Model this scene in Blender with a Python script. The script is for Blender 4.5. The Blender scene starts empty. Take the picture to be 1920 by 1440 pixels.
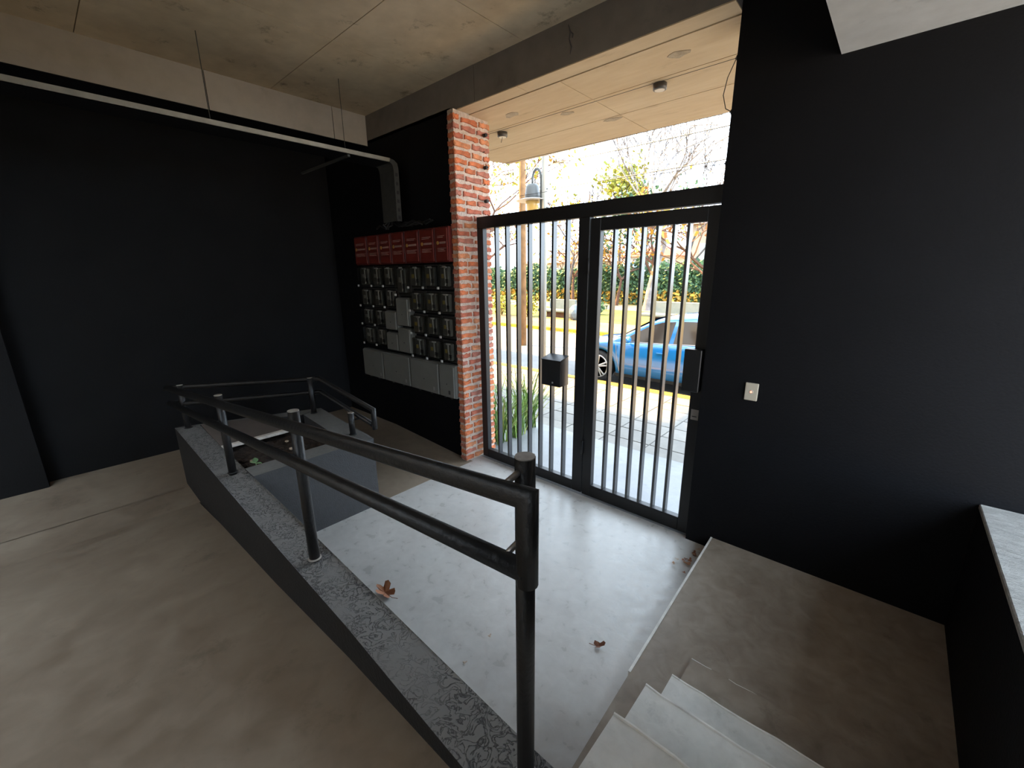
import bpy, bmesh, math, random
from mathutils import Vector, Matrix
C = bpy.context.scene.collection
R = math.radians

# ------------------------------------------------------------------ camera, sky, sun, exposure
scene = bpy.context.scene
yaw, pit, rol = R(-41.9935), R(-14.6373), R(-0.57867)
fw = Vector((math.sin(yaw)*math.cos(pit), math.cos(yaw)*math.cos(pit), math.sin(pit)))
rt = Vector((math.cos(yaw), -math.sin(yaw), 0)); up = rt.cross(fw)
rt, up = rt*math.cos(rol)+up*math.sin(rol), up*math.cos(rol)-rt*math.sin(rol)
cam_data = bpy.data.cameras.new('camera'); cam = bpy.data.objects.new('camera', cam_data); C.objects.link(cam)
cam_data.sensor_fit = 'HORIZONTAL'; cam_data.sensor_width = 36.0; cam_data.lens = 792.482/1920*36
cam_data.clip_start = 0.02; cam_data.clip_end = 400
m = Matrix((rt, up, -fw)).transposed().to_4x4(); m.translation = Vector((0, 0, 1.9)); cam.matrix_world = m
scene.camera = cam

world = bpy.data.worlds.new('sky'); scene.world = world; world.use_nodes = True
bg = world.node_tree.nodes['Background']
bg.inputs['Color'].default_value = (0.70, 0.845, 1.0, 1); bg.inputs['Strength'].default_value = 1.35
sun_data = bpy.data.lights.new('sun', 'SUN'); sun = bpy.data.objects.new('sun', sun_data); C.objects.link(sun)
sun_data.energy = 5.6; sun_data.color = (1.0, 0.60, 0.13); sun_data.angle = R(1.0)
sun.rotation_euler = Vector((-0.90, -0.268, 1.0)).to_track_quat('Z', 'Y').to_euler()
vs = scene.view_settings
vs.view_transform = 'Standard'; vs.look = 'None'; vs.gamma = 1.0; vs.use_curve_mapping = False
vs.exposure = 2.65
scene.cycles.max_bounces = 14; scene.cycles.diffuse_bounces = 8; scene.cycles.glossy_bounces = 5
scene.cycles.transparent_max_bounces = 8; scene.cycles.caustics_reflective = False
scene.cycles.sample_clamp_indirect = 6.0

# ------------------------------------------------------------------ materials
def _nt(name):
    mt = bpy.data.materials.new(name); mt.use_nodes = True
    nt = mt.node_tree; b = nt.nodes['Principled BSDF']
    return mt, nt, b
def flat(name, col, rough=0.6, metal=0.0, spec=0.5, emit=None, noise=0.0, nscale=20.0, bump=0.0, bscale=None, alpha=1.0, coat=0.0):
    mt, nt, b = _nt(name)
    b.inputs['Base Color'].default_value = (*col, 1); b.inputs['Roughness'].default_value = rough
    b.inputs['Metallic'].default_value = metal; b.inputs['Specular IOR Level'].default_value = spec
    b.inputs['Coat Weight'].default_value = coat; b.inputs['Alpha'].default_value = alpha
    if emit:
        b.inputs['Emission Color'].default_value = (*emit[:3], 1); b.inputs['Emission Strength'].default_value = emit[3]
    if noise or bump:
        tc = nt.nodes.new('ShaderNodeTexCoord')
        nz = nt.nodes.new('ShaderNodeTexNoise'); nz.inputs['Scale'].default_value = nscale; nz.inputs['Detail'].default_value = 6
        nt.links.new(tc.outputs['Object'], nz.inputs['Vector'])
        if noise:
            cr = nt.nodes.new('ShaderNodeValToRGB')
            cr.color_ramp.elements[0].position = 0.3; cr.color_ramp.elements[1].position = 0.72
            cr.color_ramp.elements[0].color = (*[c*(1-noise) for c in col], 1)
            cr.color_ramp.elements[1].color = (*[min(1, c*(1+noise)) for c in col], 1)
            nt.links.new(nz.outputs['Fac'], cr.inputs['Fac']); nt.links.new(cr.outputs['Color'], b.inputs['Base Color'])
        if bump:
            n2 = nt.nodes.new('ShaderNodeTexNoise'); n2.inputs['Scale'].default_value = bscale or nscale*3; n2.inputs['Detail'].default_value = 5
            nt.links.new(tc.outputs['Object'], n2.inputs['Vector'])
            bp = nt.nodes.new('ShaderNodeBump'); bp.inputs['Strength'].default_value = bump; bp.inputs['Distance'].default_value = 0.02
            nt.links.new(n2.outputs['Fac'], bp.inputs['Height']); nt.links.new(bp.outputs['Normal'], b.inputs['Normal'])
    return mt
def concrete(name, dark, light, rough=(0.5, 0.7), scale=1.2, bump=0.15, spots=0.0, spec=0.5, swirl=0.0, streak=None):
    """mottled cement: two noise layers for the tone, a third for roughness and fine relief"""
    mt, nt, b = _nt(name); L = nt.links.new; N = nt.nodes.new
    tc = N('ShaderNodeTexCoord'); mp = N('ShaderNodeMapping'); L(tc.outputs['Object'], mp.inputs['Vector'])
    if streak: mp.inputs['Scale'].default_value = streak
    n1 = N('ShaderNodeTexNoise'); n1.inputs['Scale'].default_value = scale; n1.inputs['Detail'].default_value = 8; n1.inputs['Roughness'].default_value = 0.62
    n1.inputs['Distortion'].default_value = swirl
    n2 = N('ShaderNodeTexNoise'); n2.inputs['Scale'].default_value = scale*9; n2.inputs['Detail'].default_value = 7; n2.inputs['Distortion'].default_value = swirl*1.5
    L(mp.outputs['Vector'], n1.inputs['Vector']); L(mp.outputs['Vector'], n2.inputs['Vector'])
    mx = N('ShaderNodeMath'); mx.operation = 'MULTIPLY_ADD'; mx.inputs[1].default_value = 0.62
    m2 = N('ShaderNodeMath'); m2.operation = 'MULTIPLY'; m2.inputs[1].default_value = 0.38
    L(n2.outputs['Fac'], m2.inputs[0]); L(n1.outputs['Fac'], mx.inputs[0]); L(m2.outputs[0], mx.inputs[2])
    cr = N('ShaderNodeValToRGB'); cr.color_ramp.elements[0].position = 0.36; cr.color_ramp.elements[1].position = 0.64
    cr.color_ramp.elements[0].color = (*dark, 1); cr.color_ramp.elements[1].color = (*light, 1)
    L(mx.outputs[0], cr.inputs['Fac']); out = cr.outputs['Color']
    if spots:
        n3 = N('ShaderNodeTexNoise'); n3.inputs['Scale'].default_value = scale*4; n3.inputs['Detail'].default_value = 10; n3.inputs['Roughness'].default_value = 0.75
        L(mp.outputs['Vector'], n3.inputs['Vector'])
        c3 = N('ShaderNodeValToRGB'); c3.color_ramp.elements[0].position = 0.30; c3.color_ramp.elements[1].position = 0.42
        c3.color_ramp.elements[0].color = (1-spots,)*3+(1,); c3.color_ramp.elements[1].color = (1, 1, 1, 1)
        L(n3.outputs['Fac'], c3.inputs['Fac'])
        mm = N('ShaderNodeMix'); mm.data_type = 'RGBA'; mm.blend_type = 'MULTIPLY'; mm.inputs[0].default_value = 1.0
        L(out, mm.inputs[6]); L(c3.outputs['Color'], mm.inputs[7]); out = mm.outputs[2]
    L(out, b.inputs['Base Color'])
    rr = N('ShaderNodeMapRange'); rr.inputs['From Min'].default_value = 0.3; rr.inputs['From Max'].default_value = 0.7
    rr.inputs['To Min'].default_value = rough[0]; rr.inputs['To Max'].default_value = rough[1]
    L(n2.outputs['Fac'], rr.inputs['Value']); L(rr.outputs['Result'], b.inputs['Roughness'])
    b.inputs['Specular IOR Level'].default_value = spec
    bp = N('ShaderNodeBump'); bp.inputs['Strength'].default_value = bump; bp.inputs['Distance'].default_value = 0.01
    L(n2.outputs['Fac'], bp.inputs['Height']); L(bp.outputs['Normal'], b.inputs['Normal'])
    return mt
def worm_plaster(name, dark, light):
    """coarse trowelled plaster with worm-like grooves"""
    mt, nt, b = _nt(name); L = nt.links.new; N = nt.nodes.new
    tc = N('ShaderNodeTexCoord')
    n1 = N('ShaderNodeTexNoise'); n1.inputs['Scale'].default_value = 21; n1.inputs['Detail'].default_value = 4; n1.inputs['Distortion'].default_value = 2.0
    L(tc.outputs['Object'], n1.inputs['Vector'])
    ab = N('ShaderNodeMath'); ab.operation = 'SUBTRACT'; ab.inputs[1].default_value = 0.5; L(n1.outputs['Fac'], ab.inputs[0])
    a2 = N('ShaderNodeMath'); a2.operation = 'ABSOLUTE'; L(ab.outputs[0], a2.inputs[0])
    cr = N('ShaderNodeValToRGB'); cr.color_ramp.elements[0].position = 0.0; cr.color_ramp.elements[1].position = 0.045
    L(a2.outputs[0], cr.inputs['Fac'])
    n2 = N('ShaderNodeTexNoise'); n2.inputs['Scale'].default_value = 5; n2.inputs['Detail'].default_value = 8; L(tc.outputs['Object'], n2.inputs['Vector'])
    # grooves only where the second noise is high
    gt = N('ShaderNodeMapRange'); gt.inputs['From Min'].default_value = 0.30; gt.inputs['From Max'].default_value = 0.50; L(n2.outputs['Fac'], gt.inputs['Value'])
    mxg = N('ShaderNodeMix'); mxg.data_type = 'FLOAT'; mxg.inputs[2].default_value = 1.0
    L(gt.outputs['Result'], mxg.inputs[0]); L(cr.outputs['Color'], mxg.inputs[3])
    mc = N('ShaderNodeMix'); mc.data_type = 'RGBA'; mc.inputs[6].default_value = (*dark, 1); mc.inputs[7].default_value = (*light, 1)
    L(mxg.outputs[0], mc.inputs[0]); L(mc.outputs[2], b.inputs['Base Color'])
    bp = N('ShaderNodeBump'); bp.inputs['Strength'].default_value = 0.8; bp.inputs['Distance'].default_value = 0.008
    L(mxg.outputs[0], bp.inputs['Height']); L(bp.outputs['Normal'], b.inputs['Normal'])
    b.inputs['Roughness'].default_value = 0.85
    return mt
def glassy(name, tint, amount=0.7, rough=0.1):
    mt, nt, b = _nt(name); N = nt.nodes.new; L = nt.links.new
    tr = N('ShaderNodeBsdfTransparent'); tr.inputs['Color'].default_value = (*tint, 1)
    mx = N('ShaderNodeMixShader'); mx.inputs[0].default_value = amount
    b.inputs['Base Color'].default_value = (*[t*0.06 for t in tint], 1); b.inputs['Roughness'].default_value = rough
    L(b.outputs[0], mx.inputs[1]); L(tr.outputs[0], mx.inputs[2]); L(mx.outputs[0], nt.nodes['Material Output'].inputs[0])
    return mt

M_black = flat('black_wall_paint', (0.0042, 0.0042, 0.0054), 0.7, spec=0.15, noise=0.12, nscale=3, bump=0.12, bscale=90)
M_left = flat('lit_black_wall_paint', (0.011, 0.011, 0.0118), 0.75, spec=0.15, noise=0.12, nscale=3, bump=0.12, bscale=90)  # paler copy of the black paint, light on this wall put into colour
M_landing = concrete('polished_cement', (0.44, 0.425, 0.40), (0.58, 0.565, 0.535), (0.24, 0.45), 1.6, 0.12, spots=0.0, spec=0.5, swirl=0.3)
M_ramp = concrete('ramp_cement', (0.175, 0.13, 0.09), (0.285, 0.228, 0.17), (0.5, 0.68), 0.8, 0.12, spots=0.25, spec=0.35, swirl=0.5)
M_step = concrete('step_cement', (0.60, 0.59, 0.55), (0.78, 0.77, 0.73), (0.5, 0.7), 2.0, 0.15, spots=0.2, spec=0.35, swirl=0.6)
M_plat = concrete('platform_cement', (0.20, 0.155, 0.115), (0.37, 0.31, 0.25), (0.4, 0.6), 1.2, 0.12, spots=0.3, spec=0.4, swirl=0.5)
M_edge = flat('worn_lit_cement_edge', (0.82, 0.80, 0.76), 0.7, noise=0.15, nscale=15)  # pale edges, partly wear, with the highlight put into the colour
M_ceil = concrete('ceiling_concrete', (0.47, 0.375, 0.255), (0.66, 0.545, 0.38), (0.75, 0.9), 0.9, 0.1, spots=0.6, spec=0.2)
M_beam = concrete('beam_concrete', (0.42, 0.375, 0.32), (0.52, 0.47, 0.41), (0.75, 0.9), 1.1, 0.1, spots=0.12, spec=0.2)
M_beamf = concrete('shaded_beam_concrete', (0.17, 0.148, 0.125), (0.235, 0.208, 0.18), (0.75, 0.9), 1.1, 0.1, spots=0.15, spec=0.2)  # darker copy of the beam concrete, its shade put into the colour
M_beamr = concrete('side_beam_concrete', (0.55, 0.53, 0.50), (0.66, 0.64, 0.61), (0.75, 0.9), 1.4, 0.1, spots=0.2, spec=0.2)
M_soffit = concrete('canopy_concrete', (0.56, 0.415, 0.255), (0.66, 0.52, 0.345), (0.75, 0.9), 1.0, 0.08, spots=0.2, spec=0.2, streak=(0.5, 2, 1))
M_patch = concrete('canopy_patch', (0.30, 0.235, 0.155), (0.48, 0.38, 0.26), (0.8, 0.9), 14, 0.3)
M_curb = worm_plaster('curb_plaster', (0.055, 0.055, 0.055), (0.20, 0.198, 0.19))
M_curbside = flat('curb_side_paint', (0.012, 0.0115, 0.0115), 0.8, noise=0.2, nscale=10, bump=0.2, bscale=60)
M_planter = flat('planter_plaster', (0.062, 0.062, 0.064), 0.85, noise=0.08, nscale=30, bump=0.25, bscale=110)
M_rim = concrete('planter_rim', (0.13, 0.128, 0.12), (0.19, 0.185, 0.172), (0.8, 0.9), 5, 0.2)
M_board = flat('grey_brown_board', (0.14, 0.115, 0.10), 0.75, noise=0.12, nscale=6)
M_boardedge = flat('pale_board_edge', (0.6, 0.55, 0.48), 0.8, noise=0.2, nscale=30)
M_soil = flat('soil', (0.035, 0.022, 0.015), 0.95, noise=0.7, nscale=30, bump=0.9, bscale=40)
M_rail = flat('scuffed_black_rail', (0.013, 0.013, 0.0135), 0.42, metal=0.0, spec=0.5, noise=0.3, nscale=14, bump=0.15, bscale=60)
M_railcap = flat('bare_grey_pipe_cap', (0.36, 0.335, 0.30), 0.6, noise=0.2, nscale=40)
M_steel = flat('bare_steel_bracket', (0.42, 0.40, 0.38), 0.4, metal=0.8, noise=0.3, nscale=30)
M_gate = flat('satin_black_gate', (0.007, 0.007, 0.008), 0.42, spec=0.4, noise=0.2, nscale=8)
M_slat = flat('satin_black_slat', (0.014, 0.014, 0.015), 0.23, spec=0.9, noise=0.2, nscale=10)
M_mortar = flat('pale_mortar', (0.62, 0.50, 0.42), 0.92, noise=0.18, nscale=25, bump=0.6, bscale=70)
M_bricks = [flat('brick_clay', c, 0.88, noise=0.30, nscale=22, bump=0.5, bscale=60) for c in
            [(0.52, 0.15, 0.065), (0.62, 0.18, 0.07), (0.46, 0.13, 0.075), (0.60, 0.235, 0.11), (0.44, 0.16, 0.11)]]
M_galv = flat('galvanised_tray', (0.36, 0.34, 0.29), 0.6, metal=0.25, noise=0.15, nscale=12)
M_galvd = flat('dull_duct_metal', (0.055, 0.055, 0.05), 0.6, metal=0.2, noise=0.15, nscale=20)
M_cable = flat('black_cable', (0.009, 0.009, 0.009), 0.5)
M_redbox = flat('red_box_plastic', (0.12, 0.014, 0.010), 0.45, noise=0.1, nscale=8)
M_reddoor = flat('red_box_door', (0.145, 0.018, 0.012), 0.4)
M_print = flat('pale_print', (0.34, 0.20, 0.17), 0.6)
M_logo = flat('yellow_print', (0.42, 0.25, 0.06), 0.6)
M_greybox = flat('light_grey_polyester', (0.17, 0.167, 0.148), 0.55, noise=0.06, nscale=8, bump=0.1, bscale=100)
M_mbase = flat('meter_base', (0.03, 0.027, 0.025), 0.6)
M_mbody = flat('meter_body', (0.085, 0.082, 0.07), 0.5, noise=0.25, nscale=9)
M_mband = flat('meter_pale_band', (0.27, 0.26, 0.235), 0.5)
M_mseal = flat('yellow_meter_seal', (0.33, 0.25, 0.06), 0.5)
M_mtag = flat('white_tag', (0.6, 0.59, 0.57), 0.6)
M_clear = glassy('smoky_clear_cover', (0.86, 0.86, 0.83), 0.82, 0.12)
M_dark = flat('dark_plastic', (0.012, 0.012, 0.012), 0.5)
M_plate = flat('switch_plate_beige', (0.50, 0.45, 0.36), 0.45)
M_led = flat('red_led', (0.9, 0.2, 0.15), 0.4, emit=(1.0, 0.10, 0.06, 1.6))
M_label = flat('pale_sticker', (0.30, 0.27, 0.25), 0.6)
M_rust = flat('rusty_insulator', (0.03, 0.022, 0.018), 0.6, noise=0.4, nscale=60)
M_wire = flat('grey_wire', (0.10, 0.10, 0.10), 0.5, metal=0.5)
M_tile = [concrete('pavement_tile', d, l, (0.7, 0.9), 5, 0.15, spec=0.25) for d, l in
          [((0.175, 0.165, 0.15), (0.225, 0.212, 0.19)), ((0.19, 0.18, 0.162), (0.24, 0.225, 0.20)), ((0.16, 0.152, 0.138), (0.21, 0.198, 0.178))]]
M_joint = flat('dark_joint', (0.07, 0.065, 0.06), 0.9)
M_kerb = flat('yellow_painted_kerb', (0.42, 0.25, 0.02), 0.8, noise=0.3, nscale=6)
M_road = concrete('asphalt', (0.14, 0.135, 0.13), (0.19, 0.185, 0.175), (0.85, 0.95), 2, 0.2, spec=0.2)
M_dust = concrete('dusty_median', (0.20, 0.135, 0.08), (0.27, 0.19, 0.12), (0.9, 0.95), 0.7, 0.2, spec=0.1)
M_path = flat('pale_path', (0.20, 0.165, 0.145), 0.9, noise=0.1, nscale=2)
M_grass = concrete('dry_grass', (0.10, 0.12, 0.035), (0.24, 0.20, 0.07), (0.9, 0.95), 1.1, 0.5, spec=0.1)
M_blade = [flat('strap_leaf', c, 0.5, spec=0.5) for c in [(0.20, 0.32, 0.07), (0.30, 0.42, 0.11), (0.13, 0.22, 0.06), (0.42, 0.44, 0.14)]]
M_hedge = [flat('hedge_leaf', c, 0.7) for c in [(0.045, 0.11, 0.045), (0.075, 0.15, 0.055), (0.03, 0.075, 0.035)]]
M_yleaf = [flat('autumn_leaf', c, 0.7) for c in [(0.36, 0.20, 0.02), (0.42, 0.27, 0.04), (0.28, 0.11, 0.02)]]
M_gleaf = [flat('lime_leaf', c, 0.7) for c in [(0.30, 0.27, 0.025), (0.19, 0.21, 0.025)]]
M_bark = flat('grey_bark', (0.09, 0.075, 0.07), 0.9, noise=0.3, nscale=6, bump=0.4, bscale=20)
M_bark2 = flat('brown_bark', (0.10, 0.05, 0.03), 0.9, noise=0.3, nscale=6, bump=0.4, bscale=20)
M_palebark = flat('pale_bark', (0.20, 0.185, 0.185), 0.9, noise=0.35, nscale=5, bump=0.4, bscale=20)
M_pole = flat('cream_pole_paint', (0.34, 0.33, 0.29), 0.5, noise=0.05, nscale=5)
M_lampgrey = flat('grey_lamp_paint', (0.13, 0.14, 0.145), 0.5)
M_amber = flat('amber_globe', (0.75, 0.48, 0.14), 0.25, spec=0.6)
M_wood = flat('weathered_pole_wood', (0.24, 0.13, 0.055), 0.85, noise=0.3, nscale=5)
M_carblue = flat('blue_car_paint', (0.015, 0.20, 0.52), 0.18, metal=0.0, spec=0.8, coat=1.0)
M_carglass = flat('dark_car_glass', (0.06, 0.045, 0.035), 0.08, spec=1.0)
M_cartrim = flat('car_trim', (0.45, 0.46, 0.47), 0.3, metal=0.7)
M_tyre = flat('tyre_rubber', (0.025, 0.025, 0.026), 0.75)
M_alloy = flat('alloy_rim', (0.62, 0.60, 0.58), 0.35, metal=0.5)
M_bench = concrete('bench_concrete', (0.10, 0.135, 0.15), (0.15, 0.185, 0.20), (0.7, 0.9), 4, 0.1)
M_housewall = flat('cream_house_wall', (0.40, 0.31, 0.23), 0.85, noise=0.06, nscale=2)
M_housewall2 = flat('white_house_wall', (0.42, 0.42, 0.42), 0.85)
M_roof = flat('red_roof_tile', (0.40, 0.06, 0.025), 0.8, noise=0.2, nscale=4)
M_roof2 = flat('brown_roof_tile', (0.26, 0.12, 0.07), 0.8, noise=0.2, nscale=4)
M_pane = flat('house_window_glass', (0.20, 0.26, 0.32), 0.2)
M_dryleaf = [flat('dry_leaf', c, 0.75, noise=0.2, nscale=30) for c in [(0.30, 0.12, 0.055), (0.40, 0.22, 0.12), (0.52, 0.42, 0.33), (0.20, 0.08, 0.045)]]
M_facade = flat('upper_facade', (0.55, 0.50, 0.44), 0.85)
M_ground = flat('outer_ground', (0.55, 0.53, 0.50), 0.9, noise=0.1, nscale=0.5)
M_lightbody = flat('fixture_aluminium', (0.10, 0.09, 0.08), 0.45, metal=0.4)
M_lens = flat('fixture_lens', (0.55, 0.50, 0.42), 0.3)

# ------------------------------------------------------------------ mesh helpers
class B:
    """collects shapes in one bmesh"""
    def __init__(s): s.b = bmesh.new()
    def box(s, x0, x1, y0, y1, z0, z1, bev=0.0, mat=None, mi=0):
        r = bmesh.ops.create_cube(s.b, size=1.0)['verts']
        for v in r:
            v.co = Vector(((x0+x1)/2+v.co.x*(x1-x0), (y0+y1)/2+v.co.y*(y1-y0), (z0+z1)/2+v.co.z*(z1-z0)))
        fs = {f for v in r for f in v.link_faces}
        for f in fs: f.material_index = mi
        if mat is not None:
            for v in r: v.co = mat @ v.co
        if bev:
            es = {e for v in r for e in v.link_edges}
            bmesh.ops.bevel(s.b, geom=list(es), offset=bev, segments=1, affect='EDGES')
        return s
    def prism(s, bot, top, mi_top=None):
        """closed solid between two polygons (same count, 3D)"""
        vb = [s.b.verts.new(p) for p in bot]; vt = [s.b.verts.new(p) for p in top]; n = len(bot)
        s.b.faces.new(list(reversed(vb))); t = s.b.faces.new(vt)
        if mi_top is not None: t.material_index = mi_top
        for i in range(n): s.b.faces.new((vb[i], vb[(i+1) % n], vt[(i+1) % n], vt[i]))
        return s
    def tube(s, pts, r, n=10, cap=True, mi=0):
        pts = [Vector(p) for p in pts]; rs = r if isinstance(r, (list, tuple)) else [r]*len(pts)
        ds = [(pts[i+1]-pts[i]).normalized() for i in range(len(pts)-1)]; rings = []
        u = ds[0].cross(Vector((0, 0, 1)) if abs(ds[0].z) < 0.9 else Vector((1, 0, 0))).normalized(); v = ds[0].cross(u)
        for i, p in enumerate(pts):
            d = ds[max(0, i-1)]; ring = []
            nn = (d+ds[i]).normalized() if 0 < i < len(ds) else d
            for j in range(n):
                o = (u*math.cos(2*math.pi*j/n)+v*math.sin(2*math.pi*j/n))*rs[i]
                if d.dot(nn) > 0.4: o = o-d*(o.dot(nn)/d.dot(nn))      # mitred bend
                ring.append(s.b.verts.new(p+o))
            rings.append(ring)
            if 0 < i < len(ds):
                q = d.rotation_difference(ds[i]); u = q @ u; v = q @ v
        for i in range(len(rings)-1):
            for j in range(n):
                f = s.b.faces.new((rings[i][j], rings[i][(j+1) % n], rings[i+1][(j+1) % n], rings[i+1][j])); f.smooth = n > 6; f.material_index = mi
        if cap and n > 2:
            f = s.b.faces.new(list(reversed(rings[0]))); f.material_index = mi
            f = s.b.faces.new(rings[-1]); f.material_index = mi
        return s
    def lathe(s, c, prof, n=20, axis='Z', mi=0):
        c = Vector(c); rings = []
        for r, h in prof:
            ring = []
            for j in range(n):
                a = 2*math.pi*j/n; x, y = r*math.cos(a), r*math.sin(a)
                ring.append(s.b.verts.new(c+(Vector((x, y, h)) if axis == 'Z' else Vector((x, h, y)))))
            rings.append(ring)
        for i in range(len(rings)-1):
            for j in range(n):
                f = s.b.faces.new((rings[i][j], rings[i][(j+1) % n], rings[i+1][(j+1) % n], rings[i+1][j])); f.smooth = True; f.material_index = mi
        s.b.faces.new(list(reversed(rings[0]))); s.b.faces.new(rings[-1])
        return s
    def quad(s, *p, mi=0):
        f = s.b.faces.new([s.b.verts.new(q) for q in p]); f.material_index = mi; return s
    def mesh(s, name, mats):
        bmesh.ops.recalc_face_normals(s.b, faces=s.b.faces[:])
        me = bpy.data.meshes.new(name); s.b.to_mesh(me); s.b.free()
        for mm in (mats if isinstance(mats, (list, tuple)) else [mats]): me.materials.append(mm)
        return me
    def build(s, name, mats, parent=None): return link(name, s.mesh(name, mats), parent)
def link(name, me, parent=None, loc=None):
    o = bpy.data.objects.new(name, me); C.objects.link(o)
    if loc is not None: o.location = loc
    if parent is not None:
        o.parent = parent
        if loc is None:                      # meshes are written in world coordinates
            q = parent
            while q is not None: o.location -= q.location; q = q.parent
    return o
def tag(o, label, cat, group=None, kind=None):
    o['label'] = label; o['category'] = cat
    if group: o['group'] = group
    if kind: o['kind'] = kind
    return o
def thing(name, label, cat, loc=(0, 0, 0), group=None):
    o = bpy.data.objects.new(name, None); C.objects.link(o); o.location = loc; o.empty_display_size = 0.05
    return tag(o, label, cat, group)
def struct(o, label=None):
    o['kind'] = 'structure'
    if label: o['label'] = label
    return o
def sroot(name, label=None):
    o = bpy.data.objects.new(name, None); C.objects.link(o); return struct(o, label)
rnd = random.Random(7)

# ------------------------------------------------------------------ room shell
# landing at z = 0 runs out under the gate to y = 4.13
struct(B().box(-3.4, -0.40, 0.55, 2.905, -0.14, 0.0).build('floor', M_landing), 'polished grey cement entry landing')
M_outslab = concrete('darkened_outdoor_cement', (0.18, 0.184, 0.192), (0.255, 0.26, 0.268), (0.45, 0.65), 2.2, 0.15, spots=0.25, spec=0.5, swirl=0.8)  # landing cement copied darker, to hold down the bright light outdoors
struct(B().box(-3.4, -0.40, 2.905, 4.13, -0.14, -0.001).build('entrance_slab', M_outslab), 'grey cement slab outside the gate under the canopy')
# second ramp along the meter wall and the turning landing
LZ = 0.085
b = B()
b.prism([(-4.45, 1.5, -0.2), (-3.05, 1.5, -0.2), (-3.05, 2.76, -0.2), (-4.45, 2.76, -0.2)],
        [(-4.45, 1.5, LZ), (-3.05, 1.5, 0.001), (-3.05, 2.76, 0.001), (-4.45, 2.76, LZ)])
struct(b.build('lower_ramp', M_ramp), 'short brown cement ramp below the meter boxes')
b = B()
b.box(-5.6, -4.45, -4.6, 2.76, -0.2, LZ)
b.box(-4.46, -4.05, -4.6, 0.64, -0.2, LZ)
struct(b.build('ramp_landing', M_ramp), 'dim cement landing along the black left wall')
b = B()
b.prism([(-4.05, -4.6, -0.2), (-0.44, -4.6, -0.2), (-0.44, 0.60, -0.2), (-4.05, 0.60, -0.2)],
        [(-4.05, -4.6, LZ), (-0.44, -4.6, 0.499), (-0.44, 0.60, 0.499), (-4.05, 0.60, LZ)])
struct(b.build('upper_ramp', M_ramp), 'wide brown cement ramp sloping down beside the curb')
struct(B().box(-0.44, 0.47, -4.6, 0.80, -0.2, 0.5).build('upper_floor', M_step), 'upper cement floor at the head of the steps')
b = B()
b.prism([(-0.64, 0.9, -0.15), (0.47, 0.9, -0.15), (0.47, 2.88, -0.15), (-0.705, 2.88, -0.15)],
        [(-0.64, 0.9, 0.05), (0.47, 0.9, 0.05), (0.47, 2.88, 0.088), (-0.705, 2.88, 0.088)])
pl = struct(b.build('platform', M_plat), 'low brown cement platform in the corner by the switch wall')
b = B()
b.prism([(-0.712, 2.87, 0.05), (-0.700, 2.87, 0.05), (-0.658, 1.55, 0.03), (-0.670, 1.55, 0.03)],
        [(-0.712, 2.87, 0.090), (-0.700, 2.87, 0.090), (-0.658, 1.55, 0.0665), (-0.670, 1.55, 0.0665)])
b.build('edge_highlight', M_edge, pl)  # bright strip paints the highlight along the platform edge
# steps
st = sroot('staircase', 'cement steps rising from the low platform to the upper floor')
for k, (y0, y1, zt, xl, nm) in enumerate([(1.50, 1.80, 0.088, -0.462, 'first'), (1.25, 1.545, 0.20, -0.468, 'a'), (0.98, 1.30, 0.35, -0.487, 'b'), (0.60, 1.013, 0.50, -0.474, 'c')]):
    bb = B()
    j = lambda: rnd.uniform(-0.006, 0.006)
    n = 14
    yf = [y1+j() for _ in range(n+1)]; xs = [xl+(0.46-xl)*i/n for i in range(n+1)]
    bot = [(x, y, 0.04) for x, y in zip(xs, yf)]+[(0.46, y0-0.3, 0.04), (xl, y0-0.3, 0.04)]
    top = [(x, y, zt+j()*0.3) for x, y in zip(xs, yf)]+[(0.46, y0-0.3, zt), (xl, y0-0.3, zt)]
    bb.prism(bot, top)
    s_ = bb.build('step', M_plat if k == 0 else M_step, st)
    if True:
        eb = B()
        eb.tube([(x, y-0.003, zt-0.001) for x, y in zip(xs[:None if k else 6], yf)], 0.006 if k else 0.0022, 6)
        eb.build('worn_lit_nosing', M_edge, s_)  # worn edge coloured bright, as if light caught it
# walls
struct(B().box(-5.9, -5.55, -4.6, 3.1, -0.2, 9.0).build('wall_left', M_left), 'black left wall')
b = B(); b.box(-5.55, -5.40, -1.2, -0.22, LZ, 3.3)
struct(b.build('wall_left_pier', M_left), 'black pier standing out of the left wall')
fit = tag(B().lathe((-5.36, -0.62, 1.20), [(0.015, -0.05), (0.06, -0.045), (0.075, 0), (0.06, 0.045), (0.015, 0.05)], 14).build('wall_fitting', M_dark), 'round black fitting on the black pier at the far left', 'fitting')
struct(B().box(-5.56, -3.165, 2.75, 3.10, -0.2, 3.3).build('wall_front', M_black), 'black wall behind the meter boxes')
b = B(); b.box(-0.880, 3.9, 2.87, 3.12, -0.2, 3.56)
struct(b.build('wall_right', M_black), 'black wall with the switch, right of the gate')
# half wall on the right with a pale plaster top, open above
b = B(); b.box(0.46, 0.78, 1.3, 2.87, -0.2, 0.775); b.box(0.46, 0.78, -4.6, 1.3, -0.2, 2.92)  # second box: unseen full-height wall, added to limit the side light
side = struct(b.build('wall_side', M_black), 'black half wall on the right, open above, with an added unseen full-height part')
M_sill = concrete('sill_plaster', (0.34, 0.33, 0.31), (0.62, 0.61, 0.58), (0.8, 0.9), 9, 0.9, swirl=0.8, streak=(1, 3, 1))
B().box(0.455, 0.80, 1.3, 2.868, 0.775, 0.80, 0.004).build('plaster_top', M_sill, side)
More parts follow.
